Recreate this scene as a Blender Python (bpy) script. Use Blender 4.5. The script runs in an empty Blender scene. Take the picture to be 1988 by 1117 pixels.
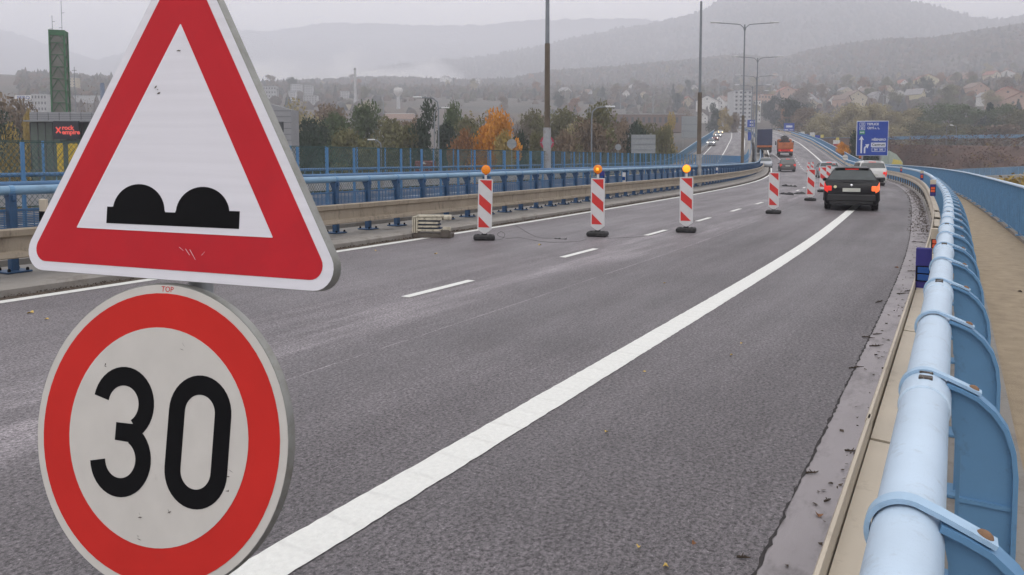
import bpy, math, random
import numpy as np
from mathutils import Vector, Matrix
random.seed(7); np.random.seed(7)
R = math.radians
C = bpy.context.scene.collection
SC = bpy.context.scene

# ------------------------------------------------------------------ camera
F, CX, CY, HOR, HC = 1436.0, 994.0, 394.0, 308.0, 1.75
PITCH = math.atan((CY-HOR)/F)
cam = bpy.data.cameras.new('camera'); camo = bpy.data.objects.new('camera', cam); C.objects.link(camo)
cam.sensor_width = 36; cam.lens = F/1988*36; cam.shift_y = -(558.5-CY)/1988
cam.clip_start = 0.05; cam.clip_end = 20000
camo.location = (0, 0, HC); camo.rotation_euler = (R(90)-PITCH, 0, 0)
SC.camera = camo
# ------------------------------------------------------------------ world
world = bpy.data.worlds.new('World'); SC.world = world; world.use_nodes = True
nt = world.node_tree; nt.nodes.clear()
out = nt.nodes.new('ShaderNodeOutputWorld'); bg = nt.nodes.new('ShaderNodeBackground')
sky = nt.nodes.new('ShaderNodeTexSky'); sky.sky_type = 'NISHITA'; sky.sun_disc = False
SUN_EL, SUN_AZ = R(48), R(200)
sky.sun_elevation = SUN_EL; sky.sun_rotation = SUN_AZ; sky.air_density = 1.0; sky.dust_density = 4.0
hsv = nt.nodes.new('ShaderNodeHueSaturation'); hsv.inputs['Saturation'].default_value = .25
tc = nt.nodes.new('ShaderNodeTexCoord'); sep = nt.nodes.new('ShaderNodeSeparateXYZ')
ramp = nt.nodes.new('ShaderNodeValToRGB'); ramp.color_ramp.elements[0].position = 0.0
ramp.color_ramp.elements[0].color = (10.4, 9.6, 9.3, 1); ramp.color_ramp.elements[1].position = .8
ramp.color_ramp.elements[1].color = (10.4, 10.4, 10.6, 1)
nz = nt.nodes.new('ShaderNodeTexNoise'); nz.inputs['Scale'].default_value = 2.5; nz.inputs['Detail'].default_value = 5
mp = nt.nodes.new('ShaderNodeMapping'); mp.inputs['Scale'].default_value = (1, 1, 4)
cl = nt.nodes.new('ShaderNodeMapRange'); cl.inputs[1].default_value = .3; cl.inputs[2].default_value = .7
cl.inputs[3].default_value = .86; cl.inputs[4].default_value = 1.09
mul = nt.nodes.new('ShaderNodeVectorMath'); mul.operation = 'SCALE'
mix = nt.nodes.new('ShaderNodeMixRGB'); mix.inputs[0].default_value = .88
L = nt.links.new
L(tc.outputs['Generated'], sep.inputs[0]); L(sep.outputs['Z'], ramp.inputs[0])
L(tc.outputs['Generated'], mp.inputs[0]); L(mp.outputs[0], nz.inputs['Vector']); L(nz.outputs[0], cl.inputs[0])
L(ramp.outputs[0], mul.inputs[0]); L(cl.outputs[0], mul.inputs['Scale'])
L(sky.outputs[0], hsv.inputs['Color']); L(hsv.outputs[0], mix.inputs[1]); L(mul.outputs[0], mix.inputs[2])
L(mix.outputs[0], bg.inputs[0]); L(bg.outputs[0], out.inputs[0]); bg.inputs[1].default_value = .13
# ------------------------------------------------------------------ sun (overcast: weak and wide)
sl = bpy.data.lights.new('sun', 'SUN'); sl.energy = .5; sl.angle = R(35); sl.color = (1, .97, .93)
so = bpy.data.objects.new('sun', sl); C.objects.link(so)
so.rotation_euler = (R(90)-SUN_EL, 0, -SUN_AZ+math.pi)
so.location = (0, -20, 60)
# ------------------------------------------------------------------ exposure and render
SC.view_settings.view_transform = 'Standard'; SC.view_settings.look = 'None'
SC.view_settings.exposure = .24; SC.view_settings.gamma = 1
SC.render.engine = 'CYCLES'
cy = SC.cycles; cy.use_denoising = True; cy.max_bounces = 6; cy.diffuse_bounces = 3; cy.glossy_bounces = 3
cy.transmission_bounces = 3; cy.transparent_max_bounces = 12; cy.volume_bounces = 4
cy.use_adaptive_sampling = True; cy.adaptive_threshold = .02; cy.sample_clamp_indirect = 6
try: cy.denoiser = 'OPENIMAGEDENOISE'
except Exception: pass

# ================================================================== maths of the place
KN = [-15, 0, 10, 20, 32, 48, 70, 100, 140, 260, 420]
TH = [31.2, 31, 30.85, 28.7, 28.1, 25.4, 21.4, 19.4, 18, 16.5, 14.5]
KZ = [-15, 60, 85, 100, 112, 125, 140, 180, 260, 420]
ZZ = [0, 0, 0, .12, .45, 1.25, 2.3, 5.1, 9.6, 17.5]
S0, DS = -15.0, .25
_S = np.arange(S0, 425, DS); _T = np.radians(np.interp(_S, KN, TH))
_X = np.cumsum(np.sin(_T))*DS; _Y = np.cumsum(np.cos(_T))*DS; _X -= _X[60]; _Y -= _Y[60]
_Z = np.interp(_S, KZ, ZZ); _k = np.ones(33)/33; _Zs = np.convolve(np.pad(_Z, 16, 'edge'), _k, 'valid')
def th(s): return float(np.interp(s, _S, _T))
def pt(s, P, h=0):            # a point of the bridge: s metres along it, P metres left of the railing line, h above the deck
    t = th(s)
    return Vector((float(np.interp(s, _S, _X))-P*math.cos(t), float(np.interp(s, _S, _Y))+P*math.sin(t), float(np.interp(s, _S, _Zs))+h))
fwv = Vector((0, math.cos(PITCH), -math.sin(PITCH))); upv = Vector((0, math.sin(PITCH), math.cos(PITCH)))
def ray(x, y): return fwv+Vector((1, 0, 0))*((x-CX)/F)+upv*((CY-y)/F)
def gnd(x, y, z=0):           # where the line of sight meets height z
    d = ray(x, y); return Vector((0, 0, HC))+d*((z-HC)/d.z)
def at(x, y, Y):              # the point seen at (x, y) that stands Y metres ahead
    d = ray(x, y); return Vector((0, 0, HC))+d*(Y/d.y)
def s_at(x, P, lo=1, hi=400): # distance along the bridge where offset P shows at column x
    best = min(np.arange(lo, hi, .25), key=lambda s: abs(px(pt(s, P))[0]-x)); return float(best)
def px(p):
    d = Vector(p)-Vector((0, 0, HC)); z = d.dot(fwv)
    return (CX+F*d.x/z, CY-F*d.dot(upv)/z)

# ================================================================== materials
MATS = {}
def mat(name, col, rough=.6, metal=0, var=.12, scale=4, bump=0, bscale=60, dirt=None, dscale=3, dth=(.5, .75), rnd=0, emit=0, spec=None, uvs=False, stretch=None):
    if name in MATS: return MATS[name]
    m = bpy.data.materials.new(name); m.use_nodes = True; n = m.node_tree; b = n.nodes['Principled BSDF']
    MATS[name] = m
    k = n.links.new
    b.inputs['Roughness'].default_value = rough; b.inputs['Metallic'].default_value = metal
    if spec is not None: b.inputs['Specular IOR Level'].default_value = spec
    tc = n.nodes.new('ShaderNodeTexCoord'); src = tc.outputs['UV' if uvs else 'Object']
    if stretch:
        mp = n.nodes.new('ShaderNodeMapping'); mp.inputs['Scale'].default_value = stretch; k(src, mp.inputs[0]); src = mp.outputs[0]
    nz = n.nodes.new('ShaderNodeTexNoise'); nz.inputs['Scale'].default_value = scale; nz.inputs['Detail'].default_value = 6
    k(src, nz.inputs['Vector'])
    r = n.nodes.new('ShaderNodeMapRange'); r.inputs[1].default_value = .25; r.inputs[2].default_value = .75
    r.inputs[3].default_value = 1-var; r.inputs[4].default_value = 1+var; k(nz.outputs[0], r.inputs[0])
    v = n.nodes.new('ShaderNodeVectorMath'); v.operation = 'SCALE'; v.inputs[0].default_value = col[:3]
    k(r.outputs[0], v.inputs['Scale']); c = v.outputs[0]
    if rnd:
        oi = n.nodes.new('ShaderNodeObjectInfo'); r2 = n.nodes.new('ShaderNodeMapRange')
        r2.inputs[3].default_value = 1-rnd; r2.inputs[4].default_value = 1+rnd; k(oi.outputs['Random'], r2.inputs[0])
        v2 = n.nodes.new('ShaderNodeVectorMath'); v2.operation = 'SCALE'; k(c, v2.inputs[0]); k(r2.outputs[0], v2.inputs['Scale']); c = v2.outputs[0]
    if dirt:
        n2 = n.nodes.new('ShaderNodeTexNoise'); n2.inputs['Scale'].default_value = dscale; n2.inputs['Detail'].default_value = 8
        n2.inputs['Roughness'].default_value = .7; k(src, n2.inputs['Vector'])
        r3 = n.nodes.new('ShaderNodeMapRange'); r3.inputs[1].default_value = dth[0]; r3.inputs[2].default_value = dth[1]; k(n2.outputs[0], r3.inputs[0])
        mx = n.nodes.new('ShaderNodeMixRGB'); k(r3.outputs[0], mx.inputs[0]); k(c, mx.inputs[1]); mx.inputs[2].default_value = (*dirt, 1); c = mx.outputs[0]
    k(c, b.inputs['Base Color'])
    if bump:
        n3 = n.nodes.new('ShaderNodeTexNoise'); n3.inputs['Scale'].default_value = bscale; n3.inputs['Detail'].default_value = 4
        k(src, n3.inputs['Vector']); bp = n.nodes.new('ShaderNodeBump'); bp.inputs['Strength'].default_value = bump; bp.inputs['Distance'].default_value = .01
        k(n3.outputs[0], bp.inputs['Height']); k(bp.outputs[0], b.inputs['Normal'])
    if emit:
        b.inputs['Emission Color'].default_value = (*col[:3], 1); b.inputs['Emission Strength'].default_value = emit
    return m
def px2lin(r, g, b): return tuple(((c/255+.055)/1.055)**2.4 if c > 10 else c/255/12.92 for c in (r, g, b))

M = dict(
 blue=mat('blue paint', (.13, .28, .46), .45, var=.12, scale=2.5, dirt=(.09, .12, .14), dscale=9, dth=(.55, .8), bump=.05, bscale=30),
 tubel=mat('mid blue paint', (.20, .34, .48), .4, var=.1, scale=3, dirt=(.12, .19, .27), dscale=4, dth=(.55, .85)),
 tube=mat('pale blue paint', (.50, .62, .74), .38, var=.07, scale=5, dirt=(.30, .35, .38), dscale=13, dth=(.56, .82), bump=.03, bscale=120),
 bdark=mat('blue coated steel', (.03, .085, .18), .5, var=.25, scale=3, dirt=(.03, .05, .07), dscale=4, dth=(.5, .8)),
 bmid=mat('weathered blue paint', (.06, .15, .29), .5, var=.25, scale=2, dirt=(.04, .08, .12), dscale=4, dth=(.5, .85)),
 bmesh=mat('blue mesh wire', (.10, .22, .36), .6, var=.3, scale=1.5),
 cream=mat('cream guardrail paint', (.52, .45, .35), .5, var=.12, scale=2, dirt=(.2, .15, .1), dscale=5, dth=(.55, .8), bump=.05, bscale=20),
 beige=mat('dirty beige guardrail paint', (.31, .26, .195), .6, var=.12, scale=2, dirt=(.09, .065, .045), dscale=5, dth=(.52, .8), stretch=(1.6, 1.6, .5)),
 rust=mat('rusty steel', (.22, .125, .07), .8, var=.3, scale=40),
 steel=mat('galvanised steel', (.36, .37, .38), .5, metal=.3, var=.15, scale=6, dirt=(.2, .17, .13), dscale=3),
 darksteel=mat('dull dark steel', (.10, .085, .07), .7, var=.2, scale=5),
 concrete=mat('concrete', (.27, .25, .225), .8, var=.18, scale=2.2, bump=.25, bscale=40, dirt=(.11, .09, .075), dscale=2.2, dth=(.5, .75)),
 white=mat('white reflective sheet', (.64, .63, .63), .45, var=.05, scale=8, dirt=(.55, .53, .5), dscale=4, dth=(.6, .85)),
 red=mat('red reflective sheet', (.62, .035, .03), .4, var=.08, scale=6, dirt=(.35, .03, .03), dscale=5, dth=(.6, .9)),
 black=mat('black sheet', (.006, .006, .007), .6, var=.2, spec=.12),
 rubber=mat('black rubber', (.022, .021, .022), .75, var=.3, scale=10, dirt=(.08, .075, .07), dscale=8, dth=(.55, .8)),
 amber=mat('amber lens', (.75, .22, .01), .25, var=.3, scale=60, emit=.12),
 amberlit=mat('lit amber lens', (1.0, .36, .02), .3, var=.05, emit=.95),
 glass=mat('dark window glass', (.02, .024, .026), .08, var=.1),
 trunk=mat('bark', (.07, .055, .045), .9, var=.3, scale=3),
)

# ================================================================== mesh builder
class MB:
    def __init__(s): s.v = []; s.f = []; s.m = []; s.u = None
    def add(s, vs, fs, mi=0):
        o = len(s.v); s.v += [tuple(x) for x in vs]; s.f += [tuple(o+i for i in f) for f in fs]; s.m += [mi]*len(fs); return s
    def box(s, c, sz, rot=None, mi=0):
        x, y, z = sz[0]/2, sz[1]/2, sz[2]/2; c = Vector(c)
        vs = [Vector(p) for p in ((-x,-y,-z),(x,-y,-z),(x,y,-z),(-x,y,-z),(-x,-y,z),(x,-y,z),(x,y,z),(-x,y,z))]
        if rot is not None: vs = [rot @ p for p in vs]
        return s.add([p+c for p in vs], [(0,3,2,1),(4,5,6,7),(0,1,5,4),(1,2,6,5),(2,3,7,6),(3,0,4,7)], mi)
    def bev(s, c, sz, b=.01, rot=None, mi=0):      # box with chamfered edges
        x, y, z = sz[0]/2, sz[1]/2, sz[2]/2; c = Vector(c); vs = []
        for zz, k in ((-z, 1), (-z+b, 0), (z-b, 0), (z, 1)):
            e = b*k
            for p in ((-x+e+b*(1-k)*0,-y+b+e*0),(-x+b,-y+e),(x-b,-y+e),(x-e,-y+b),(x-e,y-b),(x-b,y-e),(-x+b,y-e),(-x+e,y-b)): vs.append(Vector((p[0], p[1], zz)))
        fs = [tuple(range(7,-1,-1)), tuple(range(24, 32))]
        for l in range(3):
            for i in range(8): fs.append((l*8+i, l*8+(i+1)%8, l*8+8+(i+1)%8, l*8+8+i))
        if rot is not None: vs = [rot @ p for p in vs]
        return s.add([p+c for p in vs], fs, mi)
    def tube(s, pts, r, n=8, mi=0, caps=True):
        pts = [Vector(p) for p in pts]; N = len(pts); rs = r if isinstance(r, (list, tuple)) else [r]*N
        t0 = (pts[1]-pts[0]).normalized(); a = t0.orthogonal().normalized(); vs = []; pt_ = t0
        for i, p in enumerate(pts):
            t = (pts[min(i+1, N-1)]-pts[max(i-1, 0)]).normalized()
            a = (a-t*a.dot(t)).normalized(); b = t.cross(a)
            for k in range(n):
                q = 2*math.pi*k/n; vs.append(p+(a*math.cos(q)+b*math.sin(q))*rs[i])
        fs = [(i*n+k, i*n+(k+1)%n, (i+1)*n+(k+1)%n, (i+1)*n+k) for i in range(N-1) for k in range(n)]
        if caps: fs += [tuple(range(n-1,-1,-1)), tuple(range((N-1)*n, N*n))]
        return s.add(vs, fs, mi)
    def prism(s, poly, o, ex, ey, ez, d, mi=0):    # 2d outline in (ex, ey) at o, thickened by d along ez
        n = len(poly); o, ex, ey, ez = map(Vector, (o, ex, ey, ez))
        vs = [o+ex*a+ey*b for a, b in poly]+[o+ex*a+ey*b+ez*d for a, b in poly]
        fs = [tuple(range(n-1,-1,-1)), tuple(range(n, 2*n))]+[(i, (i+1)%n, n+(i+1)%n, n+i) for i in range(n)]
        return s.add(vs, fs, mi)
    def ribbon(s, path, w, o, ex, ey, ez, d, closed=False, mi=0):   # a flat stroke of width w along a 2d path
        P2 = [Vector(p) for p in path]; n = len(P2); o, ex, ey, ez = map(Vector, (o, ex, ey, ez)); vs = []
        for i in range(n):
            a = P2[(i-1)%n] if closed or i else P2[0]; b = P2[(i+1)%n] if closed or i < n-1 else P2[-1]
            t = (b-a).normalized(); q = Vector((-t.y, t.x))*w/2
            for sgn in (1, -1):
                c = P2[i]+q*sgn; vs.append(o+ex*c.x+ey*c.y); vs.append(o+ex*c.x+ey*c.y+ez*d)
        fs = []
        for i in range(n if closed else n-1):
            a, b = 4*i, 4*((i+1)%n)
            fs += [(a+1, a+3, b+3, b+1), (a, b, b+2, a+2), (a, a+1, b+1, b), (a+2, b+2, b+3, a+3)]
        if not closed: fs += [(0, 2, 3, 1), (4*n-4, 4*n-3, 4*n-1, 4*n-2)]
        return s.add(vs, fs, mi)
    def lathe(s, prof, o, ax, n=24, mi=0):         # prof: (radius, along axis)
        o = Vector(o); ax = Vector(ax).normalized(); a = ax.orthogonal().normalized(); b = ax.cross(a); vs = []
        for r, h in prof:
            for k in range(n):
                q = 2*math.pi*k/n; vs.append(o+ax*h+(a*math.cos(q)+b*math.sin(q))*r)
        m = len(prof)
        fs = [(i*n+k, i*n+(k+1)%n, (i+1)*n+(k+1)%n, (i+1)*n+k) for i in range(m-1) for k in range(n)]
        fs += [tuple(range(n-1,-1,-1)), tuple(range((m-1)*n, m*n))]
        return s.add(vs, fs, mi)
    def sweep(s, prof, ss, closed=True, mi=0):     # prof: (P, h) section carried along the bridge
        n = len(prof); vs = [pt(q, P, h) for q in ss for P, h in prof]
        fs = [(i*n+k, i*n+(k+1)%n, (i+1)*n+(k+1)%n, (i+1)*n+k) for i in range(len(ss)-1) for k in range(n if closed else n-1)]
        if closed: fs += [tuple(range(n-1,-1,-1)), tuple(range((len(ss)-1)*n, len(ss)*n))]
        return s.add(vs, fs, mi)
    def build(s, name, mats, parent=None, world=False, smooth=False):
        me = bpy.data.meshes.new(name); v = s.v
        if world and parent is not None:
            l = parent.location; v = [(a-l.x, b-l.y, c-l.z) for a, b, c in v]
        me.from_pydata(v, [], s.f)
        for m in (mats if isinstance(mats, (list, tuple)) else [mats]): me.materials.append(m if not isinstance(m, str) else M[m])
        me.polygons.foreach_set('material_index', s.m)
        if smooth: me.polygons.foreach_set('use_smooth', [True]*len(s.f))
        me.update()
        o = bpy.data.objects.new(name, me); C.objects.link(o)
        if parent is not None: o.parent = parent
        if smooth == 'auto':
            try: me.set_sharp_from_angle(angle=R(35))
            except Exception: pass
        return o
def tag(o, label=None, cat=None, group=None, kind=None):
    if label: o['label'] = label
    if cat: o['category'] = cat
    if group: o['group'] = group
    if kind: o['kind'] = kind
    return o
def thing(name, label, cat, loc=(0,0,0), rz=0, group=None):
    o = bpy.data.objects.new(name, None); C.objects.link(o); o.location = loc; o.rotation_euler = (0, 0, rz); o.empty_display_size = .3
    return tag(o, label, cat, group)
def copy_tree(o, parent=None):
    c = o.copy(); C.objects.link(c); c.parent = parent
    for ch in list(o.children): copy_tree(ch, c)
    return c
def sheet(name, Pa, Pb, h, s0, s1, m, st=1.0, nP=1, kind='structure', parent=None, jit=0):
    n = max(1, int(round((s1-s0)/st))); ss = [s0+(s1-s0)*i/n for i in range(n+1)]; vs = []; uv = []
    for q in ss:
        for k in range(nP+1):
            P = Pa+(Pb-Pa)*k/nP
            if jit and k in (0, nP): P += random.uniform(-jit, jit)
            vs.append(pt(q, P, h)); uv.append((q, P))
    w = nP+1; fs = [(i*w+k, i*w+k+1, (i+1)*w+k+1, (i+1)*w+k) for i in range(n) for k in range(nP)]
    if Pb > Pa: fs = [f[::-1] for f in fs]
    me = bpy.data.meshes.new(name); me.from_pydata([tuple(v) for v in vs], [], fs); me.materials.append(m)
    ul = me.uv_layers.new(name='UVMap'); ul.data.foreach_set('uv', [c for p in me.polygons for vi in p.vertices for c in uv[vi]])
    o = bpy.data.objects.new(name, me); C.objects.link(o)
    if kind: o['kind'] = kind
    if parent: o.parent = parent
    return o
def text(body, size, name, m, parent, loc, rot=(R(90), 0, 0), ext=.002, sx=1.0, bold=0, align='CENTER'):
    cu = bpy.data.curves.new(name, 'FONT'); cu.body = body; cu.size = size; cu.extrude = ext; cu.align_x = align; cu.align_y = 'CENTER'; cu.offset = bold; cu.resolution_u = 3
    t = bpy.data.objects.new('tmp', cu); C.objects.link(t); bpy.context.view_layer.update()
    me = bpy.data.meshes.new_from_object(t.evaluated_get(bpy.context.evaluated_depsgraph_get())); bpy.data.objects.remove(t); bpy.data.curves.remove(cu)
    me.name = name; me.materials.clear(); me.materials.append(m)
    o = bpy.data.objects.new(name, me); C.objects.link(o); o.parent = parent; o.location = loc; o.rotation_euler = rot; o.scale = (sx, 1, 1)
    return o
def rng(a, b, st): return [a+st*i for i in range(int((b-a)/st)+1)]

# ================================================================== ground, hills, carriageways
def asphalt(name, base, two):
    m = bpy.data.materials.new(name); m.use_nodes = True; n = m.node_tree; b = n.nodes['Principled BSDF']; k = n.links.new
    def N(t, **kw):
        x = n.nodes.new(t)
        for a, v in kw.items(): setattr(x, a, v)
        return x
    def noise(src, sc, det=4, ro=.5):
        x = N('ShaderNodeTexNoise'); x.inputs['Scale'].default_value = sc; x.inputs['Detail'].default_value = det; x.inputs['Roughness'].default_value = ro
        k(src, x.inputs['Vector']); return x.outputs[0]
    def mr(src, a, b_, c, d):
        x = N('ShaderNodeMapRange'); k(src, x.inputs[0])
        for i, v in enumerate((a, b_, c, d)): x.inputs[i+1].default_value = v
        return x.outputs[0]
    def ma(op, a, c):
        x = N('ShaderNodeMath', operation=op)
        for i, v in enumerate((a, c)):
            if isinstance(v, (int, float)): x.inputs[i].default_value = v
            else: k(v, x.inputs[i])
        return x.outputs[0]
    uv = N('ShaderNodeTexCoord').outputs['UV']; st = N('ShaderNodeMapping'); st.inputs['Scale'].default_value = (.11, 1, 1); k(uv, st.inputs[0])
    sp = N('ShaderNodeSeparateXYZ'); k(uv, sp.inputs[0]); P = sp.outputs['Y']
    grain = mr(noise(uv, 40, 4, .8), .36, .64, .22, 1.9); mid = mr(noise(uv, 9, 5, .6), .3, .7, .86, 1.14); big = mr(noise(uv, .45, 5, .65), .3, .7, .80, 1.17)
    streak = mr(noise(st.outputs[0], 1.6, 6, .65), .45, .75, 0, 1)
    chips = mr(noise(uv, 75, 2, .5), .62, .70, 0, 1.3); pores = mr(noise(uv, 58, 2, .5), .30, .38, .35, 1)
    col = ma('MULTIPLY', ma('MULTIPLY', ma('MULTIPLY', ma('ADD', grain, chips), pores), mid), big)
    if two:   # newer dark lane, older greyer lane with drying streaks beside the seam
        wob = ma('ADD', P, mr(noise(st.outputs[0], .8, 4), 0, 1, -.35, .35))
        old = mr(wob, 4.3, 5.0, 0, 1)
        band = ma('MULTIPLY', mr(wob, 4.5, 5.1, 0, 1), mr(wob, 5.6, 6.9, 1, 0))
        lane = ma('ADD', ma('ADD', 1.0, ma('MULTIPLY', old, .28)), ma('MULTIPLY', ma('MULTIPLY', band, streak), 1.3))
        seam = ma('MULTIPLY', mr(P, 4.485, 4.495, 0, 1), mr(P, 4.505, 4.515, 1, 0))
        seam = ma('MULTIPLY', seam, mr(noise(uv, 2.5, 3), .35, .6, .1, 1))
        lane = ma('ADD', lane, ma('MULTIPLY', seam, 1.3))
        track = ma('ADD', 1.0, ma('MULTIPLY', streak, .2))
        col = ma('MULTIPLY', ma('MULTIPLY', col, lane), track)
    v = N('ShaderNodeVectorMath', operation='SCALE'); v.inputs[0].default_value = base; k(col, v.inputs['Scale']); k(v.outputs[0], b.inputs['Base Color'])
    rr = mr(noise(st.outputs[0], .9, 5, .6), .35, .68, .44, .68); k(rr, b.inputs['Roughness'])
    b.inputs['Specular IOR Level'].default_value = .45
    bp = N('ShaderNodeBump'); bp.inputs['Strength'].default_value = .8; bp.inputs['Distance'].default_value = .006
    k(noise(uv, 70, 3, .7), bp.inputs['Height']); k(bp.outputs[0], b.inputs['Normal'])
    return m
M['asphalt'] = asphalt('asphalt', (.110, .099, .104), True)
M['asphalt2'] = asphalt('older asphalt', (.13, .118, .122), False)
M['linep'] = mat('road marking paint', (.74, .74, .70), .55, var=.07, scale=30, bump=.9, bscale=28, uvs=True, dirt=(.45, .44, .42), dscale=14, dth=(.62, .95))
# transverse ridges of the profiled line
_m = M['linep'].node_tree; _b = _m.nodes['Principled BSDF']; _w = _m.nodes.new('ShaderNodeTexWave'); _w.inputs['Scale'].default_value = 1.05
_mp = _m.nodes.new('ShaderNodeMapping'); _t = _m.nodes.new('ShaderNodeTexCoord'); _m.links.new(_t.outputs['UV'], _mp.inputs[0]); _m.links.new(_mp.outputs[0], _w.inputs['Vector'])
_pw = _m.nodes.new('ShaderNodeMath'); _pw.operation = 'POWER'; _pw.inputs[1].default_value = 14; _m.links.new(_w.outputs['Fac'], _pw.inputs[0])
_bp = _m.nodes.new('ShaderNodeBump'); _bp.inputs['Strength'].default_value = .7; _bp.inputs['Distance'].default_value = .013; _m.links.new(_pw.outputs[0], _bp.inputs['Height'])
_ob = [x for x in _m.nodes if x.type == 'BUMP' and x != _bp][0]; _m.links.new(_ob.outputs[0], _bp.inputs['Normal']); _m.links.new(_bp.outputs[0], _b.inputs['Normal'])
M['gutter'] = mat('wet gutter concrete', (.27, .245, .25), .5, var=.22, scale=1.4, bump=.25, bscale=25, dirt=(.055, .048, .046), dscale=4.5, dth=(.5, .8), uvs=True, stretch=(.5, 1, 1))
M['walk'] = mat('sand coloured walkway coating', (.34, .265, .175), .8, var=.16, scale=6, bump=.5, bscale=90, dirt=(.20, .15, .10), dscale=5, dth=(.5, .85), uvs=True)

sheet('road_surface', .67, 10.25, 0, -12, 418, M['asphalt'], .5, 6, jit=.012)
M['crumb'] = mat('crumbled asphalt edge', (.035, .03, .03), .9, var=.5, scale=30)
sheet('asphalt_edge', .668, .681, .003, -3, 45, M['crumb'], .05, jit=.0085)
tag(sheet('gutter', .02, .672, .001, -12, 418, M['gutter'], .5, 2), kind='structure')
sheet('edge_line', 2.356, 2.597, .005, -8, 40, M['linep'], .06, jit=.004)
sheet('edge_line', 2.356, 2.597, .005, 40, 330, M['linep'], .5)
sheet('edge_line', 9.84, 10.03, .005, -8, 400, M['linep'], .5)
sheet('walkway', -1.42, -.05, .03, -12, 330, M['walk'], .5, 2)
DS0 = s_at(783, 5.92, 2, 40)
DP = 5.92
for i in range(0, 60):
    s0 = DS0+4.42*i
    sheet('lane_dash', DP-.065, DP+.065, .005, s0, s0+1.5, M['linep'], .5)
sheet('opposite_carriageway', 13.7, 22.0, 0, -12, 418, M['asphalt2'], 1, 4)
for P in (14.35, 17.9, 21.3): sheet('opposite_lane_line', P-.09, P+.09, .005, -8, 410, M['linep'], 1)
sheet('opposite_walkway', 22.6, 24.4, .12, -12, 330, M['walk'], 1, 1)

# bridge decks, kerbs
def struct(mb, name, m, smooth=False): return tag(mb.build(name, m, smooth=smooth), kind='structure')
ss = rng(-12, 418, 1)
mb = MB(); mb.sweep([(-1.5,-.01),(12.2,-.01),(12.2,-1.1),(8,-2.0),(2,-2.0),(-1.5,-.9)], ss)
mb.sweep([(12.75,-.01),(24.6,-.01),(24.6,-1.0),(21,-2.0),(15,-2.0),(12.75,-1.1)], ss)
for q in range(15, 300, 30):
    for P in (5, 18.5): p = pt(q, P, -6); mb.box(p, (1.4, 4, 9), Matrix.Rotation(-th(q), 3, 'Z'))
struct(mb, 'bridge_deck', M['concrete'])
mb = MB(); mb.sweep([(10.25,-.005),(12.1,-.005),(12.1,.14),(10.32,.13),(10.25,.09)], ss)
for s in rng(-10, 120, 2.0): pass
mb.sweep([(-.36,-.005),(.235,-.005),(.21,.05),(.17,.075),(-.36,.075)], ss)
mb.sweep([(12.85,-.005),(13.75,-.005),(13.7,.14),(12.85,.14)], ss); mb.sweep([(22.0,-.005),(22.62,-.005),(22.62,.15),(22.05,.15)], ss)
mb.sweep([(-1.48,-.005),(-1.36,-.005),(-1.36,.10),(-1.48,.10)], ss)
struct(mb, 'kerb', M['concrete'])

# --- terrain
DT = [0, 120, 200, 260, 340, 420, 600, 800, 1000, 1300]
HT = [-8, -8, -5, 1, 8, 13.5, 42, 70, 95, 92]
UC = [-.75, -.5, -.4, -.3, -.2, -.14, -.06, 0, .05, .12, .22, .3, .36, .4, .45, .5, .56, .62, .7, .8]
YC = [196, 196, 190, 172, 162, 160, 164, 160, 145, 140, 131, 122, 134, 120, 113, 109, 112, 106, 100, 95]
DCr = 1450.0
def terr(X, Y):
    d = math.hypot(X, Y); u = X/max(Y, 1)
    if d < 1000: h = float(np.interp(d, DT, HT))
    else:
        hc = (HOR-float(np.interp(u, UC, YC)))/1436*DCr
        t = min(1, (d-1000)/(DCr-1000)); t = t*t*(3-2*t); h = 95+(hc-95)*t
        if d > DCr: h = hc-(d-DCr)*.12
    return h
def vnoise(x, y, s):
    return (math.sin(x*s+1.3*math.sin(y*s*.7))+math.sin(y*s*1.27+1.7*math.sin(x*s*.6+2)))*.5
def polar_sheet(name, us, ds, hf, m):
    vs = []; 
    for d in ds:
        for u in us:
            a = math.atan(u); X, Y = d*math.sin(a), d*math.cos(a); vs.append((X, Y, hf(X, Y, u, d)))
    w = len(us); fs = [(i*w+k, i*w+k+1, (i+1)*w+k+1, (i+1)*w+k) for i in range(len(ds)-1) for k in range(w-1)]
    mb = MB(); mb.add(vs, fs); return struct(mb, name, m, smooth=True)
M['field'] = mat('grass and scrub', (.075, .07, .045), .95, var=.45, scale=.02, dirt=(.10, .065, .04), dscale=.05, dth=(.4, .6), bump=.5, bscale=.4)
M['forest'] = mat('autumn forest slope', (.055, .052, .042), .95, var=.5, scale=.03, dirt=(.085, .058, .035), dscale=.012, dth=(.42, .62), bump=1, bscale=.15)
mb = MB(); mb.add([(-9000,-9000,-12),(9000,-9000,-12),(9000,9000,-12),(-9000,9000,-12)], [(0,1,2,3)]); struct(mb, 'ground', M['field'])
us = [i/100 for i in range(-95, 115)]
polar_sheet('valley_slope', us, [5, 60, 120, 160, 200, 230, 260, 300, 340, 380, 420, 500]+list(range(560, 1000, 40))+list(range(1000, 1460, 15))+[1550, 1700, 2200],
            lambda X, Y, u, d: terr(X, Y)+(vnoise(X, Y, .02)*1.5 if 500 < d < 1400 else 0)+(random.uniform(0, 6) if d > 1350 else 0), M['forest'])
UA = [(x-CX)/F for x in (300, 480, 540, 641, 792, 943, 1043, 1119, 1194, 1295, 1360, 1401, 1450, 1520, 1600, 1690, 1735, 1779, 1840, 1881, 1922, 1964, 1988, 2200)]
YA = [200, 178, 161, 146, 126, 111, 93, 75, 60, 43, 25, 0, -18, -32, -34, -22, 3, 11, 26, 39, 43.5, 35, 36, 20]
DA = 2500.0
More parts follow.
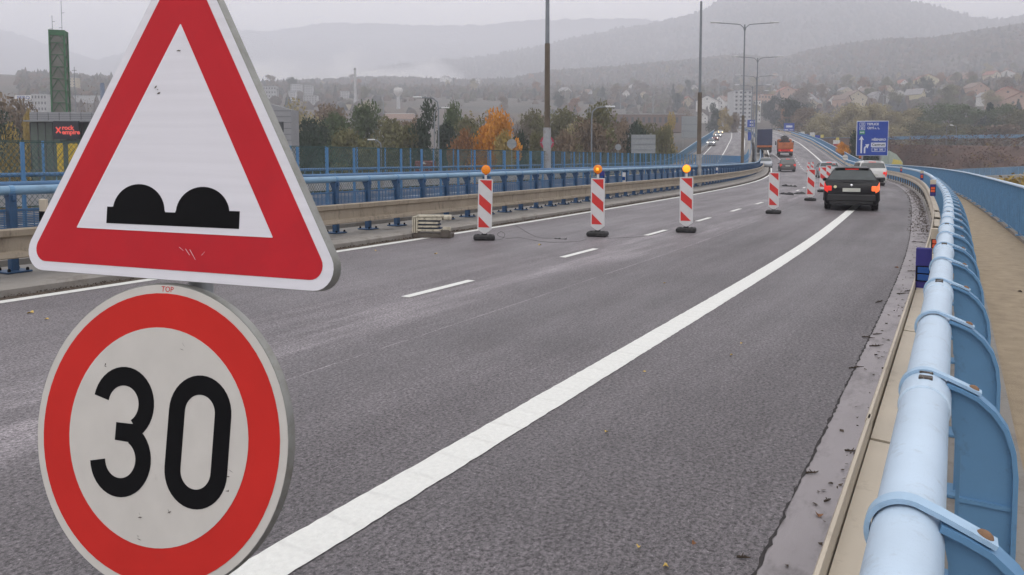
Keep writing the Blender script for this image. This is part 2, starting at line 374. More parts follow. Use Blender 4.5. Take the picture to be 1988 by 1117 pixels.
def mount(X, Y, u, d):
    hc = (HOR-float(np.interp(u, UA, YA)))/1436*DA/math.sqrt(1+u*u)
    hc = (HOR-float(np.interp(u, UA, YA)))/1436*DA*math.cos(math.atan(u))
    if d <= DA: t = max(0, (d-1350)/(DA-1350)); base = 60; h = base+(hc-base)*(t**1.15)
    else: h = hc-(d-DA)*.45
    return h+vnoise(X, Y, .009)*10*(1 if d < DA else .2)*min(1, abs(DA-d)/300)+random.uniform(-1, 3)
polar_sheet('mountain', [i/240 for i in range(-200, 260)], list(range(1350, 2500, 50))+[2500, 2550, 2700, 3100], mount, M['forest'])
UB = [(x-CX)/F for x in (-200, 0, 60, 130, 200, 300, 440, 520, 600, 640, 760, 850, 940, 1040, 1150, 1250, 1400, 2200)]
YB = [60, 55, 74, 100, 118, 90, 58, 66, 53, 48, 51, 55, 52, 43, 40, 42, 60, 90]
def far(X, Y, u, d):
    hc = (HOR-float(np.interp(u, UB, YB)))/1436*4300*math.cos(math.atan(u)); t = max(0, 1-abs(d-4300)/1500)
    return 60+(hc-60)*t**.8+random.uniform(-4, 8)
polar_sheet('far_ridge', [i/150 for i in range(-130, 100)], list(range(2900, 5400, 140)), far, M['forest'])

# right-hand embankment that carries the other road, and its shrubs
def berm(s, k): pass
mb = MB(); A = [(at(x, 300, Y).x, Y) for x, Y in ((1560, 235), (1620, 215), (1700, 190), (1780, 175), (1900, 165), (2050, 160), (2400, 150))]
prof = [(-42, -8.2), (-25, -3), (-12, 2.2), (-4, 5.6), (0, 6.2), (9, 6.2), (14, 3), (34, 2)]
vs = [(x, y+o, h-(.02*(i*20))) for i, (x, y) in enumerate(A) for o, h in prof]; n = len(prof)
mb.add(vs, [(i*n+k, (i+1)*n+k, (i+1)*n+k+1, i*n+k+1) for i in range(len(A)-1) for k in range(n-1)])
M['scrub'] = mat('bare brown scrub', (.10, .06, .045), .95, var=.4, scale=.3, bump=1, bscale=2)
struct(mb, 'embankment', M['scrub'], True)
BERM = A

# ================================================================== barriers
def frame(s): return Matrix.Rotation(-th(s), 3, 'Z')
def place(o, s, P, h=0, parent=None, rz=0):
    p = pt(s, P, h); 
    if parent: p = p-parent.location
    o.location = p; o.rotation_euler = (0, 0, -th(s)+rz); return o
def circ(cx, cz, r, n=12): return [(cx+r*math.cos(2*math.pi*i/n), cz+r*math.sin(2*math.pi*i/n)) for i in range(n)]

# --- right barrier beside the walkway: round rail on plate posts
RP, RH, RR = .055, 1.085, .058
bar = thing('safety_barrier', 'pale blue tubular bridge barrier on rounded plate posts, right in front between road and walkway', 'barrier', pt(0, RP, 0))
mb = MB(); mb.sweep([(RP+a, RH+b) for a, b in [(x, y) for x, y in circ(0, 0, RR, 28)]], rng(-4, 60, .25)); mb.sweep([(RP+a, RH+b) for a, b in circ(0, 0, RR, 12)], rng(60, 330, 1.5))
rail = mb.build('rail', M['tube'], bar, True, 'auto')
# post prototype, local: x towards the walkway, y along the road, origin on the rail line at deck level
def post_mesh(detail):
    mb = MB()
    out = [(.050, RH+.036), (.085, RH+.025), (.125, RH+.008), (.162, RH-.024), (.192, RH-.068), (.210, RH-.125), (.217, RH-.19), (.218, .075), (.09, .075), (.09, RH-.16), (.066, RH-.09), (.063, RH-.03)]
    mb.prism(out, (0, -.006, 0), (1,0,0), (0,0,1), (0,1,0), .012)
    edge = out[:8]
    vs = []
    for i, (x, z) in enumerate(edge):
        a = Vector(edge[max(i-1, 0)]); b = Vector(edge[min(i+1, len(edge)-1)]); t = (b-a).normalized(); q = Vector((-t.y, t.x))*.006
        for y in (-.028, .028):
            vs += [(x+q.x, y, z+q.y), (x-q.x, y, z-q.y)]
    fs = []
    for i in range(len(edge)-1):
        a, b = 4*i, 4*i+4; fs += [(a, b, b+2, a+2), (a+1, a+3, b+3, b+1), (a, a+1, b+1, b), (a+2, b+2, b+3, a+3)]
    fs += [(0, 2, 3, 1), (4*len(edge)-4, 4*len(edge)-3, 4*len(edge)-1, 4*len(edge)-2)]
    mb.add(vs, fs)
    if detail:
        mb.box((.152, 0, .80), (.125, .03, .012)); mb.box((.23, .03, .42), (.03, .03, .04)); mb.bev((.17, 0, .085), (.26, .16, .018), .003)
    return mb
pm = post_mesh(True); p0 = pm.build('post', M['blue'], bar, smooth='auto')
def clamp_mesh():
    mb = MB(); pts = [(math.cos(R(a))*(RR+.006), RH+math.sin(R(a))*(RR+.006)) for a in range(205, 70, -9)]+[(.05, RH+.050), (.09, RH+.034), (.132, RH+.017)]
    vs = []
    for i, (x, z) in enumerate(pts):
        a = Vector(pts[max(i-1, 0)]); b = Vector(pts[min(i+1, len(pts)-1)]); t = (b-a).normalized(); q = Vector((-t.y, t.x))*.0045
        for y in (-.017, .017): vs += [(x+q.x, y, z+q.y), (x-q.x, y, z-q.y)]
    fs = []
    for i in range(len(pts)-1):
        a, b = 4*i, 4*i+4; fs += [(a, b, b+2, a+2), (a+1, a+3, b+3, b+1), (a, a+1, b+1, b), (a+2, b+2, b+3, a+3)]
    fs += [(0, 2, 3, 1), (4*len(pts)-4, 4*len(pts)-3, 4*len(pts)-1, 4*len(pts)-2)]
    return mb.add(vs, fs)
M['strap'] = mat('pale blue strap', (.36, .52, .68), .4, var=.1, scale=8, dirt=(.2, .3, .4), dscale=14, dth=(.55, .85))
cl0 = clamp_mesh().build('clamp', M['strap'], p0, smooth='auto'); cl0.location = (0, -.005, .004)
mb = MB(); mb.lathe([(.014, 0), (.014, .004), (.011, .009), (.005, .012)], (.114, -.004, RH+.028), (.38, 0, .92), 14)
b0 = mb.build('bolt', M['rust'], p0, smooth='auto')
SP, s0p = .93, 1.45
n_right = 0
for i in range(100):
    s = s0p+SP*(i-1)
    o = p0 if i == 0 else p0.copy()
    if i: C.objects.link(o); o.parent = bar
    place(o, s, RP, 0, bar)
    if i and i < 30:
        for ch in (cl0, b0): c = ch.copy(); C.objects.link(c); c.parent = o
mbs = MB()
for i in range(100, 270):
    s = s0p+SP*(i-1); f = frame(s)
    mbs.box(pt(s, RP-.16, .58), (.2, .02, 1.1), f)
q = mbs.build('post', M['blue'], bar, True); q['kind'] = 'stuff'
M['slot'] = mat('rust stained dark slot', (.06, .045, .035), .6, var=.5, scale=60, dirt=(.4, .38, .34), dscale=90, dth=(.55, .65))
# sleeves over the rail joints with rusty windows
for i in range(1, 26, 2):
    s = s0p+SP*i-.075
    a = MB(); a.lathe([(RR+.001, -.085), (RR+.005, -.08), (RR+.005, .08), (RR+.001, .085)], (0, 0, 0), (0, 1, 0), 28); o = a.build('sleeve', M['tube'], rail, smooth='auto')
    place(o, s, RP, RH, bar)
    for k in (-1, 1):
        w = MB(); w.bev((0, .03+k*.032, RR+.003), (.034, .028, .012), .002); x = w.build('bolt_slot', M['slot'], rail); place(x, s, RP, RH, bar)

# --- cream guardrail in front of it
gr = thing('guardrail', 'cream painted steel guardrail along the right gutter under the pale blue tube', 'guardrail', pt(0, .2, 0))
def overlap(prof, s0, s1, st, dP):
    m = MB(); s = s0
    while s < s1:
        e = min(s+4.05, s1)
        m.sweep([(P+dP, h) for P, h in prof], rng(s, e, st) + ([e] if (e-s) % st > 1e-6 else [])); m.v = [v for v in m.v]; s += 4.0; dP = -dP
    return m
front = [(.262,.44),(.262,.53),(.225,.57),(.225,.64),(.262,.68),(.262,.775),(.257,.785),(.247,.785),(.245,.775),(.245,.69),(.21,.655),(.21,.56),(.245,.52),(.245,.44)]
overlap(front, -5, 110, .5, .0015).build('beam', M['cream'], gr, True, 'auto')
mb = MB(); mb.sweep([(P, h) for P, h in front], rng(110, 300, 2)); mb.build('beam', M['cream'], gr, True, 'auto')
mb = MB(); s = -5.0
while s < 90:
    mb.sweep([(.238,.725),(.165,.722),(.152,.712),(.147,.69),(.147,.58),(.141,.58),(.141,.70),(.148,.718),(.162,.730),(.238,.733)], rng(s, s+1.96, .49)); s += 1.985
mb.build('spacer', M['cream'], gr, True, 'auto')
mb = MB()
for i in range(40): s = -2.2+1.97*i; mb.box(pt(s, .155, .36), (.06, .05, .6), frame(s))
mb.build('bracket', M['darksteel'], gr, True)

# --- outer railing of the walkway
orl = thing('railing', 'tall blue walkway railing with close upright bars at the right edge of the bridge', 'railing', pt(0, -1.4, 0))
OP = -1.40
mb = MB(); pr = [(OP+.045,1.135),(OP+.045,1.16),(OP+.03,1.175),(OP-.03,1.175),(OP-.045,1.16),(OP-.045,1.135)]
mb.sweep(pr, rng(-3, 80, .5)); mb.sweep(pr, rng(80, 330, 2)); mb.build('handrail', M['tube'], orl, True, 'auto')
mb = MB(); mb.sweep([(OP+.02,.15),(OP+.02,.175),(OP-.02,.175),(OP-.02,.15)], rng(-3, 330, 1)); mb.build('bottom_rail', M['blue'], orl, True)
pmb = MB()
for k in range(18): pmb.box((0, .06+k*.108, .655), (.05, .012, .97))
pan = pmb.build('bar_panel', M['blue'], orl)
mb = MB(); mb.bev((0, 0, .62), (.07, .03, 1.06), .003); mb.bev((0, 0, .108), (.16, .12, .02), .003); mb.box((.10, 0, .135), (.14, .03, .05)); pst = mb.build('post', M['blue'], orl)
for i in range(60):
    s = -2.9+2*i
    for j, src in enumerate((pan, pst)):
        o = src if i == 0 else src.copy()
        if i: C.objects.link(o); o.parent = orl
        place(o, s, OP, 0, orl)
mb = MB()
for i in range(60*18, 60*18+1100):
    s = -2.9+.111*i
    if s < 330: mb.box(pt(s, OP, .655), (.05, .012, .97), frame(s))
q = mb.build('bar_panel', M['blue'], orl, True); q['kind'] = 'stuff'

# --- left barrier
LP, LH = 11.43, 1.30
lb = thing('safety_barrier', 'blue tubular barrier with dark posts and screen panels behind the dirty beige guardrail', 'barrier', pt(10, LP, 0))
mb = MB(); mb.sweep([(LP+a, LH+b) for a, b in circ(0, 0, .068, 14)], rng(-8, 110, .5)); mb.sweep([(LP+a, LH+b) for a, b in circ(0, 0, .068, 8)], rng(110, 400, 2))
lr = mb.build('rail', M['tubel'], lb, True, 'auto')
mb = MB(); mb.bev((0, 0, .70), (.13, .10, 1.12), .012); mb.prism([(.0, 1.12), (.10, 1.16), (.10, 1.23), (0, 1.24), (-.16, 1.24), (-.06, 1.05)], (0, -.02, 0), (1,0,0), (0,0,1), (0,1,0), .04)
mb.bev((0, 0, .155), (.34, .34, .025), .005)
lp = mb.build('post', M['bdark'], lb, smooth='auto')
mb = MB()
for x in (-.13, .13):
    for y in (-.12, .12): mb.lathe([(.022, 0), (.022, .03), (.012, .045)], (x, y, .165), (0, 0, 1), 8)
lbolt = mb.build('anchor_bolts', M['black'], lp)
mb = MB()
mb.box((0, .535, 1.02), (.03, .95, .03)); mb.box((0, .535, .5), (.03, .95, .03))
for k in range(20): mb.box((0, .535, .515+k*.0255), (.014, .95, .018))
for k in range(9): mb.box((0, .08+k*.114, .76), (.012, .012, .5))
lpan = mb.build('screen_panel', M['bmid'], lb)
mb = MB(); mb.lathe([(.074, -.03), (.074, .03)], (0, 0, LH), (0, 1, 0), 14); lcol = mb.build('collar', M['blue'], lp)
for i in range(98):
    s = 3.15+1.08*i
    o = lp if i == 0 else lp.copy()
    if i:
        C.objects.link(o); o.parent = lb
        if i < 45:
            for ch in (lbolt, lcol): c = ch.copy(); C.objects.link(c); c.parent = o
    place(o, s, LP, 0, lb)
    o = lpan if i == 0 else lpan.copy()
    if i: C.objects.link(o); o.parent = lb
    place(o, s, LP+.02, 0, lb)
mb = MB()
for i in range(98, 330): s = 3.15+1.08*i; mb.box(pt(s, LP, .70), (.13, .10, 1.12), frame(s))
q = mb.build('post', M['bdark'], lb, True); q['kind'] = 'stuff'

# --- left guardrail, dirty beige
gl = thing('guardrail', 'dirty beige steel guardrail in front of the blue barrier on the left', 'guardrail', pt(10, 10.9, 0))
GP = 10.86
lf = [(GP,.40),(GP-.012,.415),(GP,.475),(GP+.055,.50),(GP+.055,.68),(GP+.0,.705),(GP-.01,.785),(GP+.01,.805),(GP+.09,.805),(GP+.09,.795),(GP+.016,.79),(GP+.012,.715),(GP+.065,.69),(GP+.065,.49),(GP+.012,.465),(GP+.012,.40)]
overlap(lf, -8, 120, 1, .002).build('beam', M['beige'], gl, True, 'auto')
mb = MB(); mb.sweep(lf, rng(120, 400, 2)); mb.build('beam', M['beige'], gl, True, 'auto')
mb = MB()
for i in range(80): s = -4+2.16*i; mb.box(pt(s, GP+.26, .6), (.38, .05, .14), frame(s))
mb.build('bracket', M['bdark'], gl, True)

# --- second barrier of the median with a tall mesh fence, and the outer one of the other carriageway
M['fpost'] = mat('fence post blue', (.09, .23, .43), .45, var=.15)
M['green'] = mat('green coated mesh', (.05, .095, .09), .7, var=.3, scale=2)
def mesh_fence(name, label, P, top, bot, sp, s_max, wsp, wr, tubeP, group=None):
    f = thing(name, label, 'fence', pt(10, P, 0), group=group)
    mb = MB(); mb.bev((0, 0, (top+.12)/2), (.055, .05, top-.12), .004); mb.bev((0, 0, .155), (.25, .25, .02), .004); p = mb.build('post', M['fpost'], f)
    mb = MB(); mb.prism([(0, 0), (-.30, .13), (-.30, .18), (0, .10)], (0, -.02, 1.17), (1,0,0), (0,0,1), (0,1,0), .04); br = mb.build('bracket', M['bdark'], p)
    for i in range(100):
        s = 3.3+sp*i
        o = p if i == 0 else p.copy()
        if i:
            C.objects.link(o); o.parent = f
            if i < 40: c = br.copy(); C.objects.link(c); c.parent = o
        place(o, s, P, 0, f)
    mb = MB()
    for i in range(100, 420):
        s = 3.3+sp*i
        if s < s_max: mb.box(pt(s, P, (top+.12)/2), (.07, .05, top-.12), frame(s))
    if mb.v: q = mb.build('post', M['blue'], f, True); q['kind'] = 'stuff'
    mb = MB(); H = top-bot
    def wire(sa, ha, sb, hb):
        a, b = pt(sa, P+.04, ha), pt(sb, P+.04, hb); n = (b-a).normalized(); u = n.cross(Vector((0,0,1))).normalized()*wr; w = n.cross(u).normalized()*wr
        mb.add([a+u, a-u*.5+w*.87, a-u*.5-w*.87, b+u, b-u*.5+w*.87, b-u*.5-w*.87], [(0,1,4,3),(1,2,5,4),(2,0,3,5)])
    s = 0.0
    while s < s_max:
        wire(s, bot, s+H*.8, top); wire(s+H*.8, bot, s, top); s += wsp if s < 45 else wsp*1.6
    for hh in (bot, top): mb.sweep([(P+.05, hh-.008), (P+.05, hh+.008), (P+.03, hh+.008), (P+.03, hh-.008)], rng(0, s_max, 1))
    mb.build('wire_mesh', M['green'], f, True)
    mb = MB()
    for tp, hh in tubeP: mb.sweep([(tp+a, hh+b) for a, b in circ(0, 0, .065, 10)], rng(-6, 120, .6)); mb.sweep([(tp+a, hh+b) for a, b in circ(0, 0, .065, 6)], rng(120, 395, 3))
    mb.build('rail', M['bmid'], f, True, True)
    return f
mesh_fence('mesh_fence', 'blue posted wire mesh fence over a tube rail in the gap between the carriageways', 13.25, 2.02, .95, 1.02, 125, .085, .0038, [(13.0, 1.32)])
mesh_fence('mesh_fence', 'blue posted wire mesh fence on the outer side of the opposite carriageway', 22.35, 2.25, .9, 2.03, 200, .16, .006, [(22.15, 1.30)])
# beam and far handrail of the opposite carriageway
g2 = thing('guardrail', 'grey guardrail along the outer edge of the opposite carriageway', 'guardrail', pt(40, 21.9, 0))
mb = MB(); mb.sweep([(21.85,.42),(21.85,.78),(21.93,.78),(21.93,.42)], rng(0, 400, 2)); mb.build('beam', M['steel'], g2, True)
r2 = thing('railing', 'blue outer railing of the walkway beyond the opposite carriageway', 'railing', pt(40, 24.4, 0))
mb = MB(); mb.sweep([(24.35,1.2),(24.35,1.26),(24.45,1.26),(24.45,1.2)], rng(0, 330, 2)); mb.build('handrail', M['tube'], r2, True)
mb = MB()
for i in range(600): s = 5+.5*i; mb.box(pt(s, 24.4, .65), (.04, .02, 1.1), frame(s))
q = mb.build('bar_panel', M['blue'], r2, True)

# ================================================================== road signs in front
def plane_basis(yaw, pit, rol):
    n = Vector((math.sin(yaw)*math.cos(pit), -math.cos(yaw)*math.cos(pit), math.sin(pit)))
    r = Vector((0,0,1)).cross(n).normalized(); u = n.cross(r)
    return n, (math.cos(rol)*r+math.sin(rol)*u), (-math.sin(rol)*r+math.cos(rol)*u)
def plate_matrix(c, ang):
    n, r, u = plane_basis(*ang); m = Matrix((r, u, n)).transposed().to_4x4(); m.translation = Vector(c); return m
M['sheetg'] = mat('weathered cream reflective sheet', (.62, .595, .55), .6, spec=.2, var=.05, scale=12, dirt=(.36, .34, .3), dscale=5, dth=(.62, .9))
M['sheetw'] = mat('honeycomb white sheet', (.80, .79, .83), .5, spec=.2, var=.045, scale=5, stretch=(.4, 11, 1), dirt=(.5, .5, .52), dscale=5, dth=(.62, .95))
M['redo'] = mat('orange red sheet', (.60, .030, .024), .6, spec=.15, var=.08, scale=5, dirt=(.45, .05, .04), dscale=7, dth=(.6, .9))
M['redw'] = mat('deep red sheet', (.56, .026, .036), .6, spec=.15, var=.08, scale=5, dirt=(.40, .03, .04), dscale=3, dth=(.5, 1.0))
M['grime'] = mat('grime', (.12, .10, .085), .8, var=.3, scale=50)
M['rim'] = mat('grey sign rim', (.30, .30, .28), .45, metal=.5, var=.15, scale=15, dirt=(.17, .16, .12), dscale=12, dth=(.5, .8))
sign = thing('road_sign', 'uneven road warning triangle above a round 30 speed limit sign, very near on the left', 'road sign', (-.80, 1.73, .05))
def loc(p): return Vector(p)-sign.location
KT = 1.12   # the triangle is a one metre plate
mt = plate_matrix(loc((-.7171*KT, 1.5745*KT, 1.75+(1.7413-1.75)*KT)), (-.3168, .094, -.0107)) @ Matrix.Scale(KT, 4)
mc = plate_matrix(loc((-.8262, 1.6837, 1.1061)), (-.284, .1354, -.0106))
EX, EY, EZ = (1,0,0), (0,1,0), (0,0,1)
def rtri(ap, r, n=8):     # equilateral outline with apothem ap and corner radius r
    pts = []
    for a in (90, 210, 330):
        c = Vector((math.cos(R(a)), math.sin(R(a))))*(2*(ap-r))
        for k in range(n+1): q = R(a-60+120*k/n); pts.append((c.x+r*math.cos(q), c.y+r*math.sin(q)))
    return pts
def put(o, mtx, parent): o.parent = parent; o.matrix_local = mtx; return o
# warning plate: rim tray, white face, red band, white inner, humps
mb = MB(); o_ = rtri(.2495, .046); i_ = rtri(.2435, .04)
mb.prism(o_, (0,0,-.002), EX, EY, EZ, .003)
n = len(o_); vs = [(a, b, .001) for a, b in o_]+[(a*1.006, b*1.006, -.012) for a, b in o_]+[(a*1.006, b*1.006, -.022) for a, b in o_]+[(a*.985, b*.985, -.026) for a, b in o_]
mb.add(vs, [(l*n+i, l*n+(i+1)%n, (l+1)*n+(i+1)%n, (l+1)*n+i) for l in range(3) for i in range(n)])
wp = mb.build('warning_plate', M['rim'], smooth='auto'); put(wp, mt, sign)
I = Matrix.Identity(4)
mb = MB(); mb.prism(rtri(.2485, .0445), (0,0,.0012), EX, EY, EZ, .0008); put(mb.build('white_border', M['sheetw']), I, wp)
mb = MB(); mb.prism(rtri(.2275, .028), (0,0,.0022), EX, EY, EZ, .0008); put(mb.build('red_band', M['redw']), I, wp)
mb = MB(); mb.prism(rtri(.1484, .001, 2), (0,0,.0032), EX, EY, EZ, .0008); put(mb.build('inner_field', M['sheetw']), I, wp)
hp = [(-.172,-.135),(.175,-.134),(.175,-.098),(.152,-.098)]
hp += [(.082+.068*math.cos(R(a)), -.106+.056*math.sin(R(a))) for a in range(8, 180, 8)]+[(.012,-.106),(-.014,-.106)]
hp += [(-.086+.070*math.cos(R(a)), -.106+.058*math.sin(R(a))) for a in range(4, 174, 8)]+[(-.158,-.099),(-.172,-.099)]
mb = MB(); mb.prism(hp, (0,0,.0042), EX, EY, EZ, .0006); put(mb.build('hump_symbol', M['black']), I, wp)
# speed plate
mb = MB(); cN = 72; ring = [(math.cos(2*math.pi*i/cN), math.sin(2*math.pi*i/cN)) for i in range(cN)]
mb.prism([(a*.351, b*.351) for a, b in ring], (0,0,-.002), EX, EY, EZ, .003)
vs = []
for r_, z in ((.351,.001),(.354,-.010),(.354,-.020),(.347,-.025)): vs += [(a*r_, b*r_, z) for a, b in ring]
mb.add(vs, [(l*cN+i, l*cN+(i+1)%cN, (l+1)*cN+(i+1)%cN, (l+1)*cN+i) for l in range(3) for i in range(cN)])
spl = mb.build('speed_plate', M['rim'], smooth='auto'); put(spl, mc, sign)
for nm, r_, z, m_ in (('cream_border', .3495, .0012, 'sheetg'), ('red_ring', .3299, .0022, 'redo'), ('inner_field', .250, .0032, 'sheetg')):
    mb = MB(); mb.prism([(a*r_, b*r_) for a, b in ring], (0,0,z), EX, EY, EZ, .0008); put(mb.build(nm, M[m_]), I, spl)
th3 = [(-.097+.0655*math.cos(R(a)), .0645+.0645*math.sin(R(a))) for a in range(172, -62, -9)]
low = [(-.0935+.0655*math.cos(R(a)), -.0625+.0655*math.sin(R(a))) for a in range(62, -173, -9)]
mb = MB(); w3 = .0435
mb.ribbon(th3, w3, (0,0,.0042), EX, EY, EZ, .0006); mb.ribbon(low, w3, (0,0,.0043), EX, EY, EZ, .0006)
mb.prism([(-.113,-.0205),(-.056,-.0215),(-.043,-.006),(-.043,.006),(-.056,.0215),(-.113,.0205)], (0,0,.0044), EX, EY, EZ, .0006)
put(mb.build('digit', M['black']), I, spl)
zz = [(.117+.0625*math.cos(R(a)), .066+.0625*math.sin(R(a))) for a in range(0, 181, 9)]+[(.117+.0625*math.cos(R(a)), -.064+.0625*math.sin(R(a))) for a in range(180, 361, 9)]
mb = MB(); mb.ribbon(zz, w3, (0,0,.0042), EX, EY, EZ, .0006, closed=True); put(mb.build('digit', M['black']), I, spl)
o = text('TOP', .018, 'lettering', M['redo'], spl, (0, .339, .0022), (0,0,0), .0003)
# scuffs and grime
rs = random.Random(3)
for pl, spots, nm in ((wp, [(-.055,.16),(-.052,.148),(.0,.235)], 'scuff'), (spl, [(.06,.21),(-.16,.15),(.05,-.17),(-.03,-.18),(.21,-.1),(.21,-.06),(-.02,-.235)], 'scuff')):
    mb = MB()
    for x, y in spots:
        for k in range(2):
            a = rs.uniform(0, 3.1); l = rs.uniform(.002, .007); cx, cy = x+rs.uniform(-.006, .006), y+rs.uniform(-.008, .008); w = rs.uniform(.0006, .0016)
            mb.prism([(cx-l*math.cos(a), cy-l*math.sin(a)), (cx+w, cy-w), (cx+l*math.cos(a), cy+l*math.sin(a)), (cx-w, cy+w)], (0,0,.0046), EX, EY, EZ, .0002)
    put(mb.build(nm, M['grime']), I, pl)
mb = MB()
for a, l in ((1.0, .03), (.9, .02), (2.2, .012), (.6, .015)):
    x, y = rs.uniform(-.03, .1), rs.uniform(-.20, -.17)
    mb.prism([(x, y), (x+.0008, y+.0004), (x+l*math.cos(a), y-l*math.sin(a)*.8), (x+l*math.cos(a)-.0008, y-l*math.sin(a)*.8)], (0,0,.0036), EX, EY, EZ, .0002)
put(mb.build('scratch', M['sheetw']), I, wp)
# post, clips and base behind the plates
mb = MB(); a_ = loc((-.835, 1.80, .10)); b_ = loc((-.765, 1.875, 1.98)); mb.tube([a_, b_], .03, 16); sp_ = mb.build('post', M['steel'], sign, smooth='auto')
for c_ in ((-.80, 1.79, 1.20), (-.81, 1.775, .98), (-.785, 1.84, 1.66), (-.78, 1.85, 1.80)):
    mb = MB(); mb.bev(loc(c_), (.10, .09, .03), .004); mb.build('clip', M['steel'], sign)
mb = MB(); mb.bev((0, 0, .03), (.7, .4, .12), .03); mb.build('foot', M['rubber'], sign)

# ================================================================== warning beacons
def make_beacon(lamp):
    t = thing('beacon_board', '', 'beacon')
    mb = MB(); mb.bev((0, 0, .055), (.46, .34, .11), .03); mb.bev((-.13, 0, .112), (.06, .16, .02), .004); mb.bev((.13, 0, .112), (.06, .16, .02), .004); mb.bev((0, 0, .12), (.12, .14, .035), .01)
    mb.build('rubber_foot', M['rubber'], t)
    W, H0, H1 = .31, .245, 1.31
    mb = MB(); outl = [(-.012,.13),(.012,.13),(.09,.185),(W/2,.235),(W/2,H1-.012),(W/2-.012,H1),(-W/2+.012,H1),(-W/2,H1-.012),(-W/2,.235),(-.09,.185)]
    mb.prism(outl, (0,.015,0), (1,0,0), (0,0,1), (0,-1,0), .03); b = mb.build('board', M['white'], t)
    u0, u1, z0, z1 = -W/2+.025, W/2-.025, .27, H1-.025
    def q(u, v): return (u0+(u1-u0)*u, z0+(z1-z0)*v)
    for pl in ([(0,1),(1,.77),(1,1)], [(0,.715),(0,.49),(1,.27),(1,.495)], [(0,.235),(0,0),(.92,0)]):
        for sg in (1, -1):
            mb = MB(); mb.prism([q(*p) for p in pl], (0, -.0155*sg, 0), (1,0,0), (0,0,1), (0,-sg,0), .002)
            if sg == 1 or True: mb.build('red_stripe', M['red'], b)
    if lamp:
        mb = MB(); mb.bev((0, 0, H1+.05), (.05, .04, .10), .005); l = mb.build('lamp_bracket', M['white'], t)
        mb = MB(); mb.lathe([(.02,.035),(.08,.035),(.098,.028),(.10,.0),(.098,-.012),(.03,-.022)], (0, 0, H1+.20), (0,-1,0), 28); l = mb.build('lamp', M['amber'], t, smooth='auto')
        mb = MB(); mb.lathe([(.088,.0),(.080,.012),(.05,.022),(.0,.026)], (0, -.036, H1+.20), (0,-1,0), 28); mb.build('lens', M['amber'], l, smooth='auto')
        mb = MB(); mb.bev((0, .0, H1+.098), (.05, .05, .02), .004); mb.build('lamp_base', M['redo'], t)
    return t
bl = make_beacon(True); bp_ = make_beacon(False); used = {}
def beacon(src, x, y, label, tilt=0, yaw=0, z=0):
    o = src if id(src) not in used else copy_tree(src); used[id(src)] = 1
    p = gnd(x, y, z); o.location = p; o.rotation_euler = (0, tilt, -R(14)+yaw-math.atan2(p.x, p.y)*.5); o['label'] = label; o['group'] = 'red and white beacon boards on the road'; return o
B1 = beacon(bl, 940, 466, 'lamp topped red and white beacon board beside the stacked barrier boards, slightly tilted', R(1.6), R(14))
B2 = beacon(bl, 1160, 459, 'lamp topped red and white beacon board in the middle of its row of three')
B3 = beacon(bl, 1332, 451, 'lamp topped red and white beacon board with its lamp glowing brightest', R(-.3), R(3))
for c in B3.children:
    if c.name.startswith('lamp.') or c.name == 'lamp':
        for l in c.children: l.data = l.data.copy(); l.data.materials[0] = M['amberlit']; l['label'] = 'brightly lit amber lens'
for bb in (B2,):
    for c in bb.children:
        if c.name.startswith('lamp.') or c.name == 'lamp':
            mb = MB(); mb.lathe([(.035, 0), (.03, .008), (0, .012)], (0, -.062, 1.51), (0,-1,0), 16); mb.build('bulb_glow', M['amberlit'], c, smooth=True)
far_b = [(1501.5, 415, 'red and white beacon board without lamp, nearest to the end of the left blue barrier', 0), (1573, 390, 'red and white beacon board standing left of the black car beyond the broken joint', .02),
 (1596, 373, 'red and white beacon board partly overlapping the one behind, at the black car left side', .03), (1608, 362, 'red and white board half hidden behind its neighbour just left of the black car roof', 0),
 (1569, 338, 'small beacon board behind the dark car with wheels at the lane line', 0), (1576, 336, 'small beacon board right beside the farthest one', .05), (1590, 341, 'beacon board in front of the pale car far down the lane', -.03), (1618, 346, 'beacon board nearest the guardrail among the far cluster', 0)]
for x, y, lab, ti in far_b: beacon(bp_, x, y, lab, ti)
# white post with slanted arm far down the lane
p = gnd(1517, 331); t = thing('closure_post', 'thin white post with slanted white arm on black foot, far down the lane', 'post', p, -R(20))
mb = MB(); mb.box((0,0,.75), (.08,.06,1.5)); mb.build('post', M['white'], t)
mb = MB(); mb.box((-.62, 0, 1.95), (1.65, .06, .12), Matrix.Rotation(R(41), 3, 'Y')); mb.build('arm', M['white'], t)
mb = MB(); mb.bev((0,0,.05), (.75,.4,.1), .02); mb.build('rubber_foot', M['rubber'], t)

# ================================================================== stack of folded barrier boards
p = gnd(842, 461); t = thing('board_stack', 'stack of worn cream barrier boards by the left guardrail', 'barrier stack', p, -R(8))
M['oldwhite'] = mat('worn cream paint', (.52, .48, .38), .6, var=.15, scale=6, dirt=(.10, .075, .05), dscale=9, dth=(.5, .72))
M['navy'] = mat('dark blue board', (.03, .05, .10), .6, var=.3)
mb = MB(); mb.bev((.0, .0, .05), (.86, .34, .10), .01); mb.bev((.30, -.12, .10), (.20, .16, .18), .02); mb.build('base_frame', M['darksteel'], t)
for k, (x0, x1, z, h, m_) in enumerate([(-.32, .22, .17, .045, 'oldwhite'), (-.32, .13, .25, .04, 'oldwhite'), (-.32, .13, .33, .045, 'oldwhite'), (-.34, .22, .415, .05, 'oldwhite'), (-.36, .40, .475, .05, 'oldwhite')]):
    mb = MB(); mb.bev(((x0+x1)/2, -.06+.01*k, z), (x1-x0, .22, h), .006, Matrix.Rotation(R(random.uniform(-1.5, 1.5)), 3, 'Z')); mb.build('board', M[m_], t)
for k, (x, w, z, h) in enumerate(((.0, .52, .21, .03), (-.02, .5, .29, .035), (-.02, .5, .37, .03))):
    mb = MB(); mb.bev((x-.08, .0, z), (w, .20, h), .004); mb.build('board', M['navy'], t)
